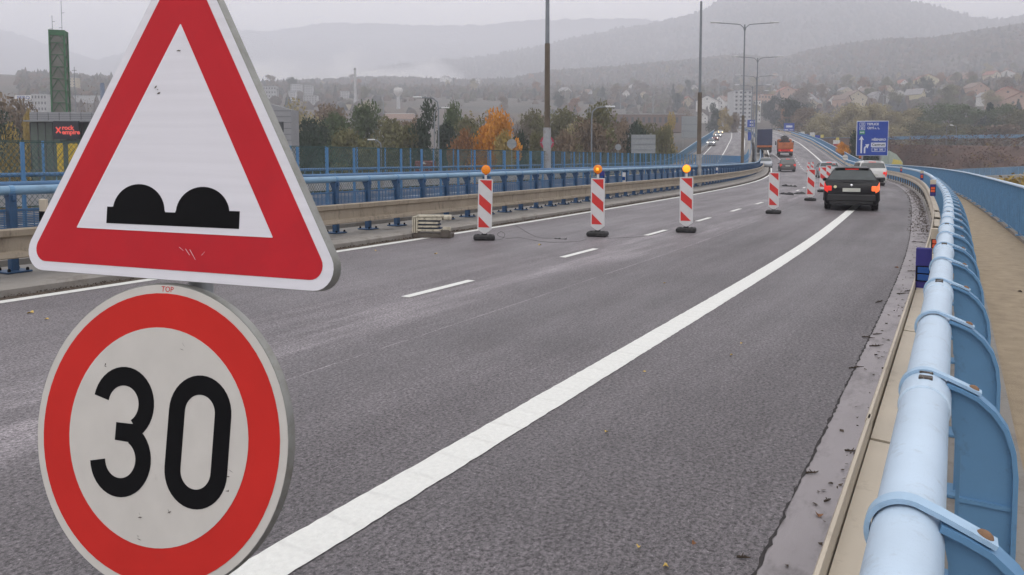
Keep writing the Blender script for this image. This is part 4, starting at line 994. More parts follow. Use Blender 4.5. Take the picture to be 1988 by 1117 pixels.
# blue direction sign
M['signblue'] = mat('sign blue', (.012, .055, .33), .4, var=.05); M['signwhite'] = mat('sign white', (.62, .65, .72), .45, var=.03); M['signgreen'] = mat('sign green', (.03, .25, .12), .45, var=.03); M['adred'] = mat('muted red board', (.35, .05, .08), .6); M['signback'] = mat('grey sign back', (.26, .28, .29), .6, var=.1)
Y = 62; c = at(1693.5, 269, Y); k = Y/1436
t = thing('direction_sign', 'large blue direction sign with white arrows and town names above the right barrier', 'direction sign', (c.x, c.y, 0), -R(12)); W, H = 55*k, 65*k; zc = c.z
mb = MB(); mb.bev((0, .04, zc), (W+.10, .06, H+.10), .02); brd = mb.build('border', M['signwhite'], t)
mb = MB(); mb.bev((0, .0, zc), (W, .05, H), .01); pan = mb.build('panel', M['signblue'], t)
def sg(nm, poly, m_): mb = MB(); mb.prism([((u-.5)*W, (v-.5)*H+zc) for u, v in poly], (0, -.026, 0), (1,0,0), (0,0,1), (0,-1,0), .01); return mb.build(nm, M[m_], pan)
def st_(body, u, v, size, m_='signwhite', al='CENTER', sx=1): return text(body, size, 'lettering', M[m_], pan, ((u-.5)*W, -.038, (v-.5)*H+zc), (R(90),0,0), .003, sx, .008, al)
sg('straight_arrow', [(.12,.06),(.17,.06),(.17,.47),(.23,.45),(.145,.58),(.06,.45),(.12,.47)], 'signwhite')
sg('bent_arrow', [(.23,.06),(.28,.06),(.28,.21),(.305,.245),(.35,.20),(.40,.33),(.27,.32),(.30,.285),(.25,.25),(.23,.21)], 'signwhite')
sg('centre_field', [(.46,.245),(.94,.245),(.94,.375),(.46,.375)], 'signwhite'); sg('route_field', [(.07,.62),(.25,.62),(.25,.735),(.07,.735)], 'signgreen')
for body, u, v, s_ in (('13', .16, .92, .20), ('62', .16, .80, .20), ('TEPLICE', .50, .92, .26), ('ÚSTÍ n. L.', .53, .80, .24), ('HŘENSKO', .71, .46, .24), ('261  262', .71, .165, .2)): st_(body, u, v, s_)
st_('E442', .16, .677, .16, 'signwhite'); o = text('Centrum', .26, 'lettering', M['black'], pan, ((.70-.5)*W, -.042, (.31-.5)*H+zc), (R(90),0,0), .003, 1.05, .006)
def frame_rect(u0, v0, u1, v1):
    w = .012
    for q in ([(u0,v0),(u1,v0),(u1,v0+w),(u0,v0+w)], [(u0,v1-w),(u1,v1-w),(u1,v1),(u0,v1)], [(u0,v0+w),(u0+w,v0+w),(u0+w,v1-w),(u0,v1-w)], [(u1-w,v0+w),(u1,v0+w),(u1,v1-w),(u1-w,v1-w)]): sg('frame_line', q, 'signwhite')
frame_rect(.07,.87,.25,.97); frame_rect(.07,.75,.25,.85); frame_rect(.49,.105,.93,.225)
for x in (-W*.3, W*.3): mb = MB(); mb.tube([(x, .12, -1), (x, .12, zc+H*.45)], .07, 10); mb.build('post', M['steel'], t, smooth='auto')
mb = MB(); mb.bev((-W*.38, 0, zc-H/2-.16), (.2, .05, .2), .02); mb.build('small_plate', M['orange'], t)
# gantry style sign over the far road, small blue signs
def board(name, lab, cat, x, y, w, h, Y, m_, legs=True, extra=(), base=None, yaw=0, gname=None):
    c = at(x, y, Y); k = Y/1436; W, H = w*k, h*k; z0 = base if base is not None else c.z-H/2-2.2
    t = thing(name, lab, cat, (c.x, c.y, z0), yaw, gname); zc = c.z-z0
    mb = MB(); mb.bev((0, 0, zc), (W, .12, H), .02); p = mb.build('panel', M[m_], t)
    for (u0, v0, u1, v1, mm) in extra:
        mb = MB(); mb.bev((((u0+u1)/2-.5)*W, -.08, zc+((v0+v1)/2-.5)*H), ((u1-u0)*W, .05, (v1-v0)*H), .005); mb.build('stripe', M[mm], p)
    if legs:
        for s in (-1, 1): mb = MB(); mb.tube([(s*W*.4, .1, 0), (s*W*.4, .1, zc)], .07, 8); mb.build('post', M['steel'], t)
    return t
board('gantry_sign', 'blue sign with a white field above the far end of the road', 'road sign', 1532, 247, 20, 15, 235, 'signblue', True, [(.2,.45,.8,.7,'signwhite'),(.05,.08,.4,.2,'signwhite'),(.55,.1,.9,.18,'signwhite')], 7.5)
board('road_sign', 'small pale blue sign seen between the median lamps', 'road sign', 1458, 240, 14, 14, 200, 'signblue', True, [(.3,.2,.8,.35,'signwhite'),(.35,.6,.75,.8,'signwhite')])
board('road_sign', 'narrow blue sign left of the dark blue trailer', 'road sign', 1456, 265, 8, 16, 165, 'signblue', True)
board('sign_back', 'large grey back of a signboard beyond the mesh fence', 'sign back', 1249, 280, 47, 36, 85, 'signback', True, [(0,.18,1,.21,'lampgrey'),(0,.48,1,.51,'lampgrey'),(0,.78,1,.81,'lampgrey')], -6)
board('sign_back', 'dim grey signboard back by the left end of the far bridge', 'sign back', 1340, 247, 34, 42, 180, 'signback', True, [(0,.3,1,.33,'lampgrey'),(0,.6,1,.63,'lampgrey')])
def disc(name, lab, x, y, d, Y, m_, zb, extra=None):
    c = at(x, y, Y); k = Y/1436; t = thing(name, lab, 'road sign', (c.x, c.y, zb)); zc = c.z-zb
    mb = MB(); mb.lathe([(d*k/2,0),(d*k/2,.02)], (0,0,zc), (0,-1,0), 28); p = mb.build('disc', M[m_], t)
    if extra: mb = MB(); mb.lathe([(d*k/2*.72,.0),(d*k/2*.72,.01)], (0,-.025,zc), (0,-1,0), 24); mb.build('centre', M[extra], p)
    mb = MB(); mb.box((0,-.0,zc), (d*k, .05, .04)); mb.build('crossbar', M['lampgrey'], p)
    mb = MB(); mb.tube([(0,.05,0),(0,.05,zc+d*k*.4)], .035, 8); mb.build('post', M['steel'], t)
disc('round_sign', 'grey back of a round sign right of the orange tree', 993.5, 279.5, 19, 55, 'signback', -3)
disc('round_sign', 'red rimmed round sign peeking out behind the brown pole', 1062, 277, 27, 45, 'adred', 0, 'signback')
disc('round_sign', 'small round sign back beyond the fence beside the large grey signboard', 1200, 286, 12, 70, 'signback', -2)
disc('round_sign', 'pale round sign with a slash on the right barrier', 1641, 306, 10.5, 72, 'sheetg', .5)
# advertising boards beside the far right of the bridge
M['adyel'] = mat('yellow board', (.6, .5, .12), .6); M['adw'] = mat('off white board', (.6, .6, .58), .6, dirt=(.4,.4,.4))
GA = 'advertising boards along the far right side'
for x, y, w, h, Yd, m_, ex, lab in ((1558,262,8,12,230,'adw',[],'small white board, leftmost of the advertising boards'), (1566,269,8,17,215,'signblue',[(.4,.1,.6,.8,'signwhite')],'narrow blue board with a white stroke'), (1577,262,9,9,220,'adw',[(0,0,1,.3,'adyel')],'white board with yellow foot above the red one'), (1577,275,9,12,200,'adw',[(0,0,1,.45,'adred')],'white board with a dark red lower half'),
    (1587,271,10,16,195,'signblue',[(0,-.25,1,-.05,'adw')],'plain blue board in the middle of the advertising boards'), (1596,265,6,6,190,'adyel',[],'little yellow board topping the red edged one'), (1598,278,12,19,185,'adw',[(0,.5,1,.6,'adred'),(.8,0,1,.4,'adyel')],'white board with red and yellow edge stripes'), (1624,278,13,11,150,'adw',[(0,.0,1,.35,'adred')],'white board with a red foot standing on two legs'), (1626,270,6,5,150,'adyel',[],'little yellow board above the white one with legs'), (1609,284,5,6,170,'signblue',[],'tiny dark blue sign between the boards'), (1624,292,13,3,150,'adw',[],'low white plank under the legged white board')):
    board('billboard', lab, 'billboard', x, y, w, h, Yd, m_, True, ex, None, 0, GA)
c = at(1738, 322, 100); t = thing('kiosk', 'wedge roofed pale green kiosk with a yellow band behind the white car', 'kiosk', c)
M['palegreen'] = mat('pale green panel', (.36, .42, .36), .6)
mb = MB(); mb.prism([(-.8,-2),(1.0,-2),(1.0,.5),(.1,1.55),(-.8,2.0)], (0,0,0), (1,0,0), (0,0,1), (0,1,0), 2.5); mb.build('wall', M['palegreen'], t)
mb = MB(); mb.prism([(-.5,.2),(1.0,.2),(.7,.7),(-.3,.9)], (0,-.03,0), (1,0,0), (0,0,1), (0,1,0), .03); mb.build('yellow_band', M['adyel'], t)

# ---------------------------------------------------------------- buildings on the left
M['cladding'] = mat('grey cladding', (.30, .305, .32), .6, var=.08, scale=.5); M['claddark'] = mat('cladding joint', (.10, .10, .105), .7)
M['greenglass'] = mat('dark green glass front', (.10, .135, .11), .25, var=.2, scale=.4); M['bwin'] = mat('far window', (.05, .055, .06), .3)
def at_h(x, y, Y, z): p = at(x, y, Y); p.z = z; return p
Y = 75; a, b = at(57, 218, Y), at(215, 218, Y)
t = thing('hall', 'grey clad hall with green glass front and red lettered sign at left edge', 'building', (a.x, Y, -8))
Wd = b.x-a.x+6; zt = a.z+8; zg = at(57, 237, Y).z+8
mb = MB(); mb.box((Wd/2, 6, zt/2), (Wd, 12, zt)); wl = mb.build('wall', M['cladding'], t)
mb = MB()
for k in range(5): mb.box((Wd/2, -.02, zt-.25-.2*k), (Wd-.02, .04, .02))
for k in range(9): mb.box((.8+1.1*k, -.02, zt-.5), (.02, .04, .9))
mb.build('joint', M['claddark'], wl)
mb = MB(); mb.box((Wd/2+.1, -.5, zg+.06), (Wd+.2, 1.0, .14)); mb.build('canopy', M['signback'], t)
mb = MB(); mb.box((Wd/2, -.06, zg/2), (Wd-.2, .1, zg-.1)); gl_ = mb.build('glass_front', M['greenglass'], t)
mb = MB()
for k in range(12): mb.box((.1+.75*k, -.14, zg/2), (.06, .06, zg-.1))
for k in range(4): mb.box((Wd/2, -.14, zg-1.2-1.2*k), (Wd-.2, .05, .05))
mb.build('mullions', M['claddark'], gl_)
s0 = at(106, 253, Y-1); s1 = at(155, 253, Y-1); sw = s1.x-s0.x; sh = 34*Y/1436
M['signdark'] = mat('dark sign panel', (.012, .012, .022), .5)
mb = MB(); mb.box(((s0.x+s1.x)/2-a.x, -1.1, s0.z+8), (sw, .15, sh)); sb = mb.build('sign_panel', M['signdark'], t)
M['coral'] = mat('coral letters', (.75, .10, .08), .5, var=.02, emit=.35)
for body, dz in (('rock', .22), ('empire', -.22)): text(body, .62, 'lettering', M['coral'], sb, (s0.x-a.x+.85, -1.19, s0.z+8+dz), (R(90),0,0), .01, 1.0, .02, 'LEFT')
mb = MB()
for q in (1, -1): mb.box((s0.x-a.x+.5, -1.2, s0.z+8), (.75, .02, .14), Matrix.Rotation(R(52*q), 3, 'Y'))
mb.build('cross_logo', M['coral'], sb)
M['banner'] = mat('yellow banner', (.62, .42, .02), .6, var=.08)
for x0, x1 in ((110, 122), (132, 150)):
    q0, q1 = at(x0, 277, Y-1.5), at(x1, 277, Y-1.5); mb = MB(); mb.box(((q0.x+q1.x)/2-a.x, -1.5, q0.z+8-1.6), (q1.x-q0.x, .05, 3.2)); o = mb.build('banner', M['banner'], t)
# right end building
c0, c1 = at(505, 213, 70), at(565, 213, 70)
t = thing('grey_building', 'plain grey clad building with one dark window right of the warning triangle', 'building', (c0.x-3, 70, -8), R(0))
Wd = c1.x-c0.x+3; z0 = c1.z+8; z1 = at(520, 196, 70).z+8
mb = MB(); mb.prism([(0,0),(Wd,0),(Wd,z0),(Wd-1.3,z0+.35),(0,z1+.8)], (0,0,0), (1,0,0), (0,0,1), (0,1,0), 2.5); wl = mb.build('wall', M['cladding'], t)
for k in range(9): mb = MB(); mb.box((Wd/2, -.015, z0-.12-.55*k), (Wd, .03, .03)); mb.build('joint', M['claddark'], wl)
wx = at(545, 247, 70); mb = MB(); mb.box((wx.x-c0.x+3, -.03, wx.z+8), (.55, .05, 1.0)); o = mb.build('window', M['bwin'], t)
mb = MB(); mb.box((wx.x-c0.x+3-.35, -.05, wx.z+8+.45), (1.1, .05, .08)); mb.build('window_head', M['claddark'], o)
# green lattice tower
M['towgrey'] = mat('tower panel', (.16, .16, .14), .8, var=.25, scale=.5); M['towgreen'] = mat('green tower frame', (.03, .13, .05), .6, var=.25, scale=1)
Y = 110; a = at(88, 58, Y); b = at(122, 58, Y); W = b.x-a.x; t = thing('tower', 'tall narrow green framed tower with grey panels and aerials above the hall', 'tower', ((a.x+b.x)/2, Y+1, -8), R(18)); H = a.z+8; w = W*.37
mb = MB(); mb.box((0,0,H/2), (2*w-.06, 2*w-.06, H-.1)); mb.build('panel_wall', M['towgrey'], t)
mb = MB()
for sx in (-1,1):
    for sy in (-1,1): mb.box((sx*w, sy*w, H/2), (.22,.22,H))
n = 10; dz = (H-.3)/n*1.0
for k in range(n+1):
    z = H-.1-dz*.62*k
    if z < 1: break
    mb.box((0,-w,z), (2*w,.16,.08)); mb.box((-w,0,z), (.16,2*w,.08)); mb.box((w,0,z), (.16,2*w,.08))
    for (p0, p1) in (((-w,-w-.04,z-dz*.6),(0,-w-.04,z)), ((w,-w-.04,z-dz*.6),(0,-w-.04,z)), ((w+.04,-w,z-dz*.6),(w+.04,0,z)), ((w+.04,w,z-dz*.6),(w+.04,0,z)), ((-w-.04,-w,z-dz*.6),(-w-.04,0,z)), ((-w-.04,w,z-dz*.6),(-w-.04,0,z))): mb.tube([p0, p1], .05, 4)
mb.box((0,0,H-.4), (2*w+.12, 2*w+.12, .8)); mb.build('frame', M['towgreen'], t)
for x, h in ((-.75, 2.2), (.5, 4.4)): mb = MB(); mb.tube([(x,0,H),(x,0,H+h)], .035, 5); mb.tube([(x-.4,0,H+.1*h),(x,0,H+.12*h)], .03, 5); mb.tube([(x,0,H+.6*h),(x+.4,0,H+.62*h)], .03, 5); mb.build('aerial', M['lampgrey'], t)
# generic blocks
def winmat(): return M['bwin']
def meet(x, y, Y=380.0):      # walk along the line of sight until the slope is met
    while Y < 1400:
        q = at(x, y, Y)
        if q.z <= terr(q.x, q.y): break
        Y += 5
    return Y
def block(name, lab, cat, x, ytop, w, h, Y, m_, rows=0, cols=0, roof=None, grp=None, depth=None, extra=None):
    if Y >= 400: Y = meet(x, ytop+h)-8
    c = at(x, ytop, Y); k = Y/1436; W, H = w*k, h*k; D = depth or max(6, W*.5); t = thing(name, lab, cat, (c.x, c.y, c.z-H-3), 0, grp); HH = H+3
    mb = MB(); mb.box((0, D/2, HH/2), (W, D, HH)); wl = mb.build('wall', M[m_], t)
    if rows:
        mb = MB()
        for r in range(rows):
            for q in range(cols): mb.box((-W/2+W*(q+.5)/cols, -.06, HH-H*(r+.5)/rows), (W/cols*.45, .1, H/rows*.45))
        o = mb.build('windows', M['bwin'], wl)
    mb = MB(); mb.box((0, D/2, HH+.15*k), (W*1.03, D*1.03, .9*k)); mb.build('roof', M[roof or 'signback'], t)
    return t
M['bpale'] = mat('pale render', (.42, .42, .42), .8, var=.08, scale=.1, rnd=.1); M['bcream'] = mat('cream render', (.48, .42, .30), .8, var=.08, scale=.1); M['bwhite'] = mat('white render', (.62, .61, .58), .8, var=.06, scale=.1, rnd=.08)
M['borange'] = mat('salmon render', (.42, .28, .21), .8, var=.08, scale=.1); M['byellow'] = mat('yellow render', (.50, .45, .28), .8, var=.08); M['rooftile'] = mat('red roof tiles', (.30, .11, .07), .8, var=.15, scale=.3, rnd=.2); M['roofgrey'] = mat('grey roof', (.20, .19, .19), .8, var=.15, scale=.3, rnd=.2); M['roofbrown'] = mat('brown roof', (.20, .14, .11), .8, var=.15, rnd=.2)
block('apartment_block', 'cream tower block with balconies right of the green tower', 'building', 136, 151, 22, 26, 420, 'bcream', 5, 3)
block('factory', 'pale blue office block of the factory left of the green tower', 'building', 75, 183, 30, 34, 380, 'bpale', 3, 5)
block('factory', 'long grey factory roof line behind the trees at the left', 'building', 160, 186, 90, 12, 430, 'bpale', 0, 0)
block('factory', 'low factory wing below the blue lettering at the far left', 'building', 48, 196, 45, 14, 400, 'bpale', 1, 8)
c = at(46, 190, 400); t = thing('rooftop_sign', 'white rooftop sign board with blue capital letters at the far left', 'sign', (c.x, c.y, c.z))
mb = MB(); mb.box((0, 0, 0), (9.5, .2, 2.6)); mb.build('panel', M['bwhite'], t); text('FERO', 2.3, 'lettering', mat('blue sign letters', (.03, .08, .3), .5), t, (0, -.15, 0), (R(90),0,0), .03, 1.25, .05)
c = at(199, 182, 400); t = thing('silo', 'short dark blue silo left of the warning triangle', 'silo', (c.x, c.y, c.z-10)); mb = MB(); mb.lathe([(1.1,0),(1.1,15),(.9,15.6)], (0,0,0), (0,0,1), 20); mb.build('shell', M['bdark'], t, smooth='auto'); mb = MB(); mb.lathe([(1.2,0),(1.2,.3)], (0,0,15.6), (0,0,1), 20); mb.build('cap', M['lampgrey'], t)
def mast(x, y0, y1, Y, lab, r=.15):
    a, b = at(x, y0, Y), at(x, y1, Y); t = thing('mast', lab, 'mast', (a.x, a.y, b.z)); H = a.z-b.z
    mb = MB(); mb.tube([(0,0,0),(0,0,H)], [r, r*.5], 6); mb.build('shaft', M['lampgrey'], t); mb = MB(); mb.tube([(-r*5,0,H*.93),(r*5,0,H*.93)], r*.5, 5); mb.build('crossarm', M['lampgrey'], t)
mast(144, 130, 230, 160, 'thin dark aerial mast right of the green tower', .10)
mast(539, 172, 200, 260, 'thin mast above the grey clad building', .12)
for x, y0, y1, lab in ((602+142, 184, 222, 'thin lattice mast right of the water tower'), (1268, 178, 220, 'lattice mast above the long low hall'), (1205, 172, 215, 'slim mast in the haze left of the lattice mast'), (1715, 184, 214, 'power mast between the pale houses')): mast(x, y0, y1, 420, lab, .3)
YC_ = meet(689, 205)-5; c0, c1 = at(689, 132, YC_), at(689, 205, YC_); t = thing('chimney', 'tall slim factory chimney in the haze at the left of centre', 'chimney', (c0.x, c0.y, c1.z-5)); mb = MB(); mb.lathe([(1.3,0),(.85,c0.z-c1.z+5)], (0,0,0), (0,0,1), 14); mb.build('shaft', M['bpale'], t, smooth='auto')
mb = MB(); mb.lathe([(1.0,0),(1.0,1.0)], (0,0,c0.z-c1.z+3.5), (0,0,1), 14); mb.build('rim', M['roofgrey'], t)
YC_ = meet(773, 212)-5; c0, c1 = at(773, 170, YC_), at(773, 212, YC_); H = c0.z-c1.z; t = thing('water_tower', 'pale mushroom shaped water tower in the haze', 'water tower', (c0.x, c0.y, c1.z)); mb = MB(); mb.lathe([(1.5,0),(1.1,H*.6)], (0,0,0), (0,0,1), 12); mb.build('shaft', M['bpale'], t, smooth='auto'); mb = MB(); mb.lathe([(1.2,H*.58),(3.4,H*.75),(3.6,H*.88),(2.8,H*.98),(0,H)], (0,0,0), (0,0,1), 18); mb.build('tank', M['bwhite'], t, smooth='auto')
c1 = at(1755, 112, 1380); c0 = at(1755, 88, 1380); t = thing('church', 'dark pointed church spire on the wooded ridge', 'church', (c1.x, c1.y, c1.z-10)); H = c0.z-c1.z+10
mb = MB(); mb.box((0,0,H*.25), (6,6,H*.5)); mb.build('tower', M['roofgrey'], t); mb = MB(); mb.lathe([(4,H*.5),(2.4,H*.62),(1.2,H*.8),(0.05,H)], (0,0,0), (0,0,1), 8); mb.build('spire', M['trucksteel'], t)
mb = MB(); mb.box((-9,0,H*.18), (14,7,H*.36)); mb.prism([(-3.5,0),(3.5,0),(0,5)], (-16,0,H*.36), (0,1,0), (0,0,1), (1,0,0), 14); mb.build('nave', M['roofgrey'], t)
GB = 'hazy apartment blocks on the left slope'
for x, y, w, h, lab in ((523,168,26,30,'leftmost hazy panel block beside the triangle'), (574,164,20,20,'pale panel block with a flat roof in the haze'), (598,166,16,18,'square panel block right of its twin in the haze'), (566,178,14,18,'lower panel block in front of the twins'), (602,186,26,16,'wide pale block at the foot of the slope'), (668,178,16,12,'small white block right of the slope foot')):
    block('apartment_block', lab, 'building', x, y, w, h, 900, 'bpale', 4, 5, grp=GB)
block('hall', 'long pale industrial hall at the foot of the tall chimney', 'building', 690, 203, 62, 9, 700, 'bcream', 0, 0, 'roofbrown')
block('hall', 'low white roofed sheds above the olive trees', 'building', 775, 221, 54, 8, 450, 'borange', 0, 0, 'bwhite')
block('hall', 'low grey roofed hall right of the dark conifer', 'building', 880, 224, 34, 8, 420, 'bpale', 0, 0, 'roofgrey')
block('long_hall', 'long low brick hall with white roof lights right of centre', 'building', 1255, 222, 150, 22, 330, 'roofbrown', 1, 14, 'bpale', depth=12)
block('apartment_block', 'grey tower block behind the median lamps', 'building', 1443, 176, 34, 70, 640, 'bpale', 9, 4, depth=14)
block('apartment_block', 'white block at the right of the grey tower block', 'building', 1470, 196, 14, 40, 560, 'bwhite', 5, 3)
block('apartment_block', 'large salmon coloured block between the median lamps', 'building', 1484, 184, 36, 26, 620, 'borange', 3, 6, 'rooftile')
c = at(822, 322, 70); t = thing('delivery_van', 'red van roof with a white mark just above the left mesh fence', 'van', (c.x, c.y, c.z-1.6)); mb = MB(); mb.bev((0, 2, 1.2), (1.6, 4.2, 1.75), .12); mb.build('body', redp, t); mb = MB(); mb.prism([(-.25,1.75),(.3,1.75),(.05,2.0)], (0,-.13,0), (1,0,0), (0,0,1), (0,1,0), .03); mb.build('white_mark', M['bwhite'], t)

# ---------------------------------------------------------------- houses
def house_mesh(w, d, h, rh, wm, rm, chim=True):
    t = thing('house', '', 'house')
    mb = MB(); mb.prism([(-w/2,-4),(w/2,-4),(w/2,h),(0,h+rh*.97),(-w/2,h)], (0,-d/2,0), (1,0,0), (0,0,1), (0,1,0), d); mb.build('wall', M[wm], t)
    mb = MB(); q = .5
    for s in (-1, 1): mb.prism([(0,h+rh),(0,h+rh+.3),(s*(w/2+q),h-.25+.3),(s*(w/2+q),h-.25)], (0,-d/2-q,0), (1,0,0), (0,0,1), (0,1,0), d+2*q)
    rf = mb.build('roof', M[rm], t)
    if chim: mb = MB(); mb.box((w*.2, d*.15, h+rh), (.7,.7,1.6)); mb.build('chimney', M['rooftile'], rf)
    for x in (-w*.25, w*.25):
        for z in (h*.25, h*.72): mb = MB(); mb.box((x, -d/2-.03, z), (1.0, .1, 1.2)); mb.build('window', M['bwin'], t)
    mb = MB(); mb.box((0, -d/2-.03, h+rh*.35), (1.0, .1, 1.1)); mb.build('window', M['bwin'], t)
    return t
HP = {}; HPOS = []
def house(x, y, Y, wm, rm, rz, sc, lab, kind=0):
    key = (wm, rm, kind)
    if key not in HP: o = HP[key] = house_mesh(*((10, 12, 6.5, 4.5) if kind == 0 else (16, 10, 7, 4) if kind == 1 else (9, 10, 4, 4.5)), wm, rm)
    else: o = copy_tree(HP[key])
    o.location = at(x, y, Y); o.rotation_euler = (0,0,rz); o.scale = (sc,)*3; o['label'] = lab; o['group'] = 'houses on the town slope'; HPOS.append((o.location.x, o.location.y, lab)); return o
rh_ = random.Random(11); WM = {'white':'bwhite','cream':'bcream','yellow':'byellow','grey':'bpale','salmon':'borange'}; RM = {'red':'rooftile','grey':'roofgrey','brown':'roofbrown'}
HL = [(1797,172,'yellow','red',1,1.5,'large yellow house with a central gable high on the right slope'), (1750,173,'white','red',0,1.0,'white gabled house left of the large yellow one'), (1776,201,'yellow','grey',0,1.25,'bright yellow gable house in the middle of the right slope'), (1742,200,'white','grey',1,1.1,'wide white hip roofed house left of the yellow gable'), (1805,186,'white','brown',0,.8,'narrow white house below the large yellow one'), (1836,186,'grey','grey',1,.9,'grey house right of the narrow white one'), (1850,165,'salmon','red',1,1.1,'pale salmon house high on the slope right of the yellow house'), (1875,163,'salmon','brown',1,1.2,'broad pinkish house high on the right slope'), (1893,190,'salmon','brown',1,1.3,'wide pinkish house with a flat front'), (1925,160,'cream','red',1,1.2,'cream house near the right edge, upper row'), (1955,158,'white','red',1,1.2,'white long house near the right edge, upper row'), (1950,212,'salmon','red',1,1.6,'long house with bright red roof near the right edge'), (1984,215,'salmon','red',1,1.3,'red roofed house cut by the right edge'), (1915,204,'white','grey',1,1.0,'low house with white eaves behind the green trees'), (1655,208,'cream','brown',1,1.4,'long cream roofed house above the sign trees'), (1622,206,'white','red',2,1.2,'small white pointed gable house'), (1634,212,'salmon','brown',1,1.2,'low pinkish house right of the pointed gable'), (1680,190,'grey','brown',1,1.0,'dull brown roofed house in the middle distance'), (1700,200,'grey','grey',1,1.0,'grey house left of the wide white one'), (1720,186,'cream','brown',0,1.0,'cream house above the wide white one'), (1570,206,'white','grey',0,1.2,'white house left of the pale trees'), (1583,212,'cream','grey',0,.9,'small cream house between trees'), (1525,196,'salmon','red',1,1.4,'salmon house with red roof right of the median lamps'), (1545,194,'white','red',0,1.1,'white house right of the salmon one'), (1505,188,'white','grey',0,.8,'tiny white house above the salmon one'), (1375,216,'white','grey',1,1.4,'broad white house left of the tall grey block'), (1403,212,'white','brown',0,1.2,'white house beside the poplars'), (1414,204,'cream','grey',1,1.2,'pale house above the poplars'), (1362,240,'white','grey',0,.9,'white gabled house by the left end of the far bridge'), (1330,208,'cream','red',1,1.0,'cream house above the long low hall'), (1318,212,'salmon','brown',0,1.0,'pinkish house above the long low hall'), (1345,182,'white','grey',0,.9,'white house beside the tall thin pole'), (1230,180,'white','grey',1,1.0,'white hazy house high above the long hall'), (1198,182,'grey','grey',0,.9,'pale hazy house, left one of a scattered row'), (1215,190,'white','grey',0,.8,'small pale house in the haze'), (1250,192,'cream','brown',0,.8,'small cream house in the haze'), (1097,186,'white','grey',1,.9,'isolated white house in the haze right of the brown pole'), (1140,190,'grey','brown',0,.9,'isolated grey house in the haze'), (1600,190,'grey','brown',1,1.0,'hazy brown house below the wooded ridge'), (1640,186,'cream','grey',1,.9,'hazy cream house below the wooded ridge'), (1670,182,'white','grey',0,.8,'tiny white house below the wooded ridge'), (866,162,'white','grey',1,.8,'lone white building on the hazy left ridge'), (930,165,'white','grey',0,.75,'small pale building right of the lone white one')]
for x, y, wc, rc, kd, sc, lab in HL:
    Y = meet(x, y)
    house(x, y, Y, WM[wc], RM[rc], R(rh_.uniform(-50, 50)), sc*.72*max(1, Y/650), lab, kd)

# ---------------------------------------------------------------- right background: ramp, embankment rail
t = thing('railing', 'pale blue railing of the far road along the top of the brown embankment', 'railing', (BERM[0][0], BERM[0][1], 6))
mb = MB(); L_ = [Vector((x, y+4, 7.2-.03*i)) for i, (x, y) in enumerate(BERM)]
for a, b in zip(L_[:-1], L_[1:]):
    d = (b-a); n_ = d.cross(Vector((0,0,1))).normalized()*.05
    for z0_, z1_ in ((-.75, -.05), (-.02, .06)):
        q = [a+n_+Vector((0,0,z0_)), b+n_+Vector((0,0,z0_)), b-n_+Vector((0,0,z0_)), a-n_+Vector((0,0,z0_))]; q += [p+Vector((0,0,z1_-z0_)) for p in q]
        mb.add(q, [(0,3,2,1),(4,5,6,7),(0,1,5,4),(1,2,6,5),(2,3,7,6),(3,0,4,7)])
M['railfar'] = mat('far blue railing panel', (.13, .24, .36), .6, var=.3, scale=.3); mb.build('panel', M['railfar'], t, True)
a, b = at(1800, 334, 124), at(2080, 317, 112); a.z, b.z = at(1856, 333, 120).z, at(1982, 320, 116).z
t = thing('ramp_bridge', 'concrete ramp bridge with a blue slatted parapet crossing below on the right', 'bridge', a); d = b-a; d2 = d.normalized(); n_ = d2.cross(Vector((0,0,1))).normalized()
b = a+d*1.6
def longbox(nm, z0_, z1_, o0, o1, m_):
    mb = MB(); q = [p+n_*o+Vector((0,0,z)) for z in (z0_, z1_) for p, o in ((a, o0), (b, o0), (b, o1), (a, o1))]; mb.add(q, [(0,3,2,1),(4,5,6,7),(0,1,5,4),(1,2,6,5),(2,3,7,6),(3,0,4,7)]); return mb.build(nm, m_, t, True)
longbox('parapet', -1.15, 0, 0, .08, M['railfar']); longbox('handrail', .02, .10, -.05, .12, M['tubel']); longbox('deck', -2.6, -1.2, .1, -8, M['concrete']); longbox('fascia', -1.75, -1.2, .3, .12, mat('pale fascia', (.36, .34, .31), .8))
mb = MB()
for k in range(40): p = a+d*(k/26); mb.box(p+Vector((0,-.12,-.57)), (.08,.12,1.1))
mb.build('parapet_posts', M['blue'], t, True)
block('low_building', 'low dark roofed building under the blue strip left of the direction sign', 'building', 1636, 268, 52, 20, 170, 'roofbrown', 0, 0, 'railfar', depth=8)

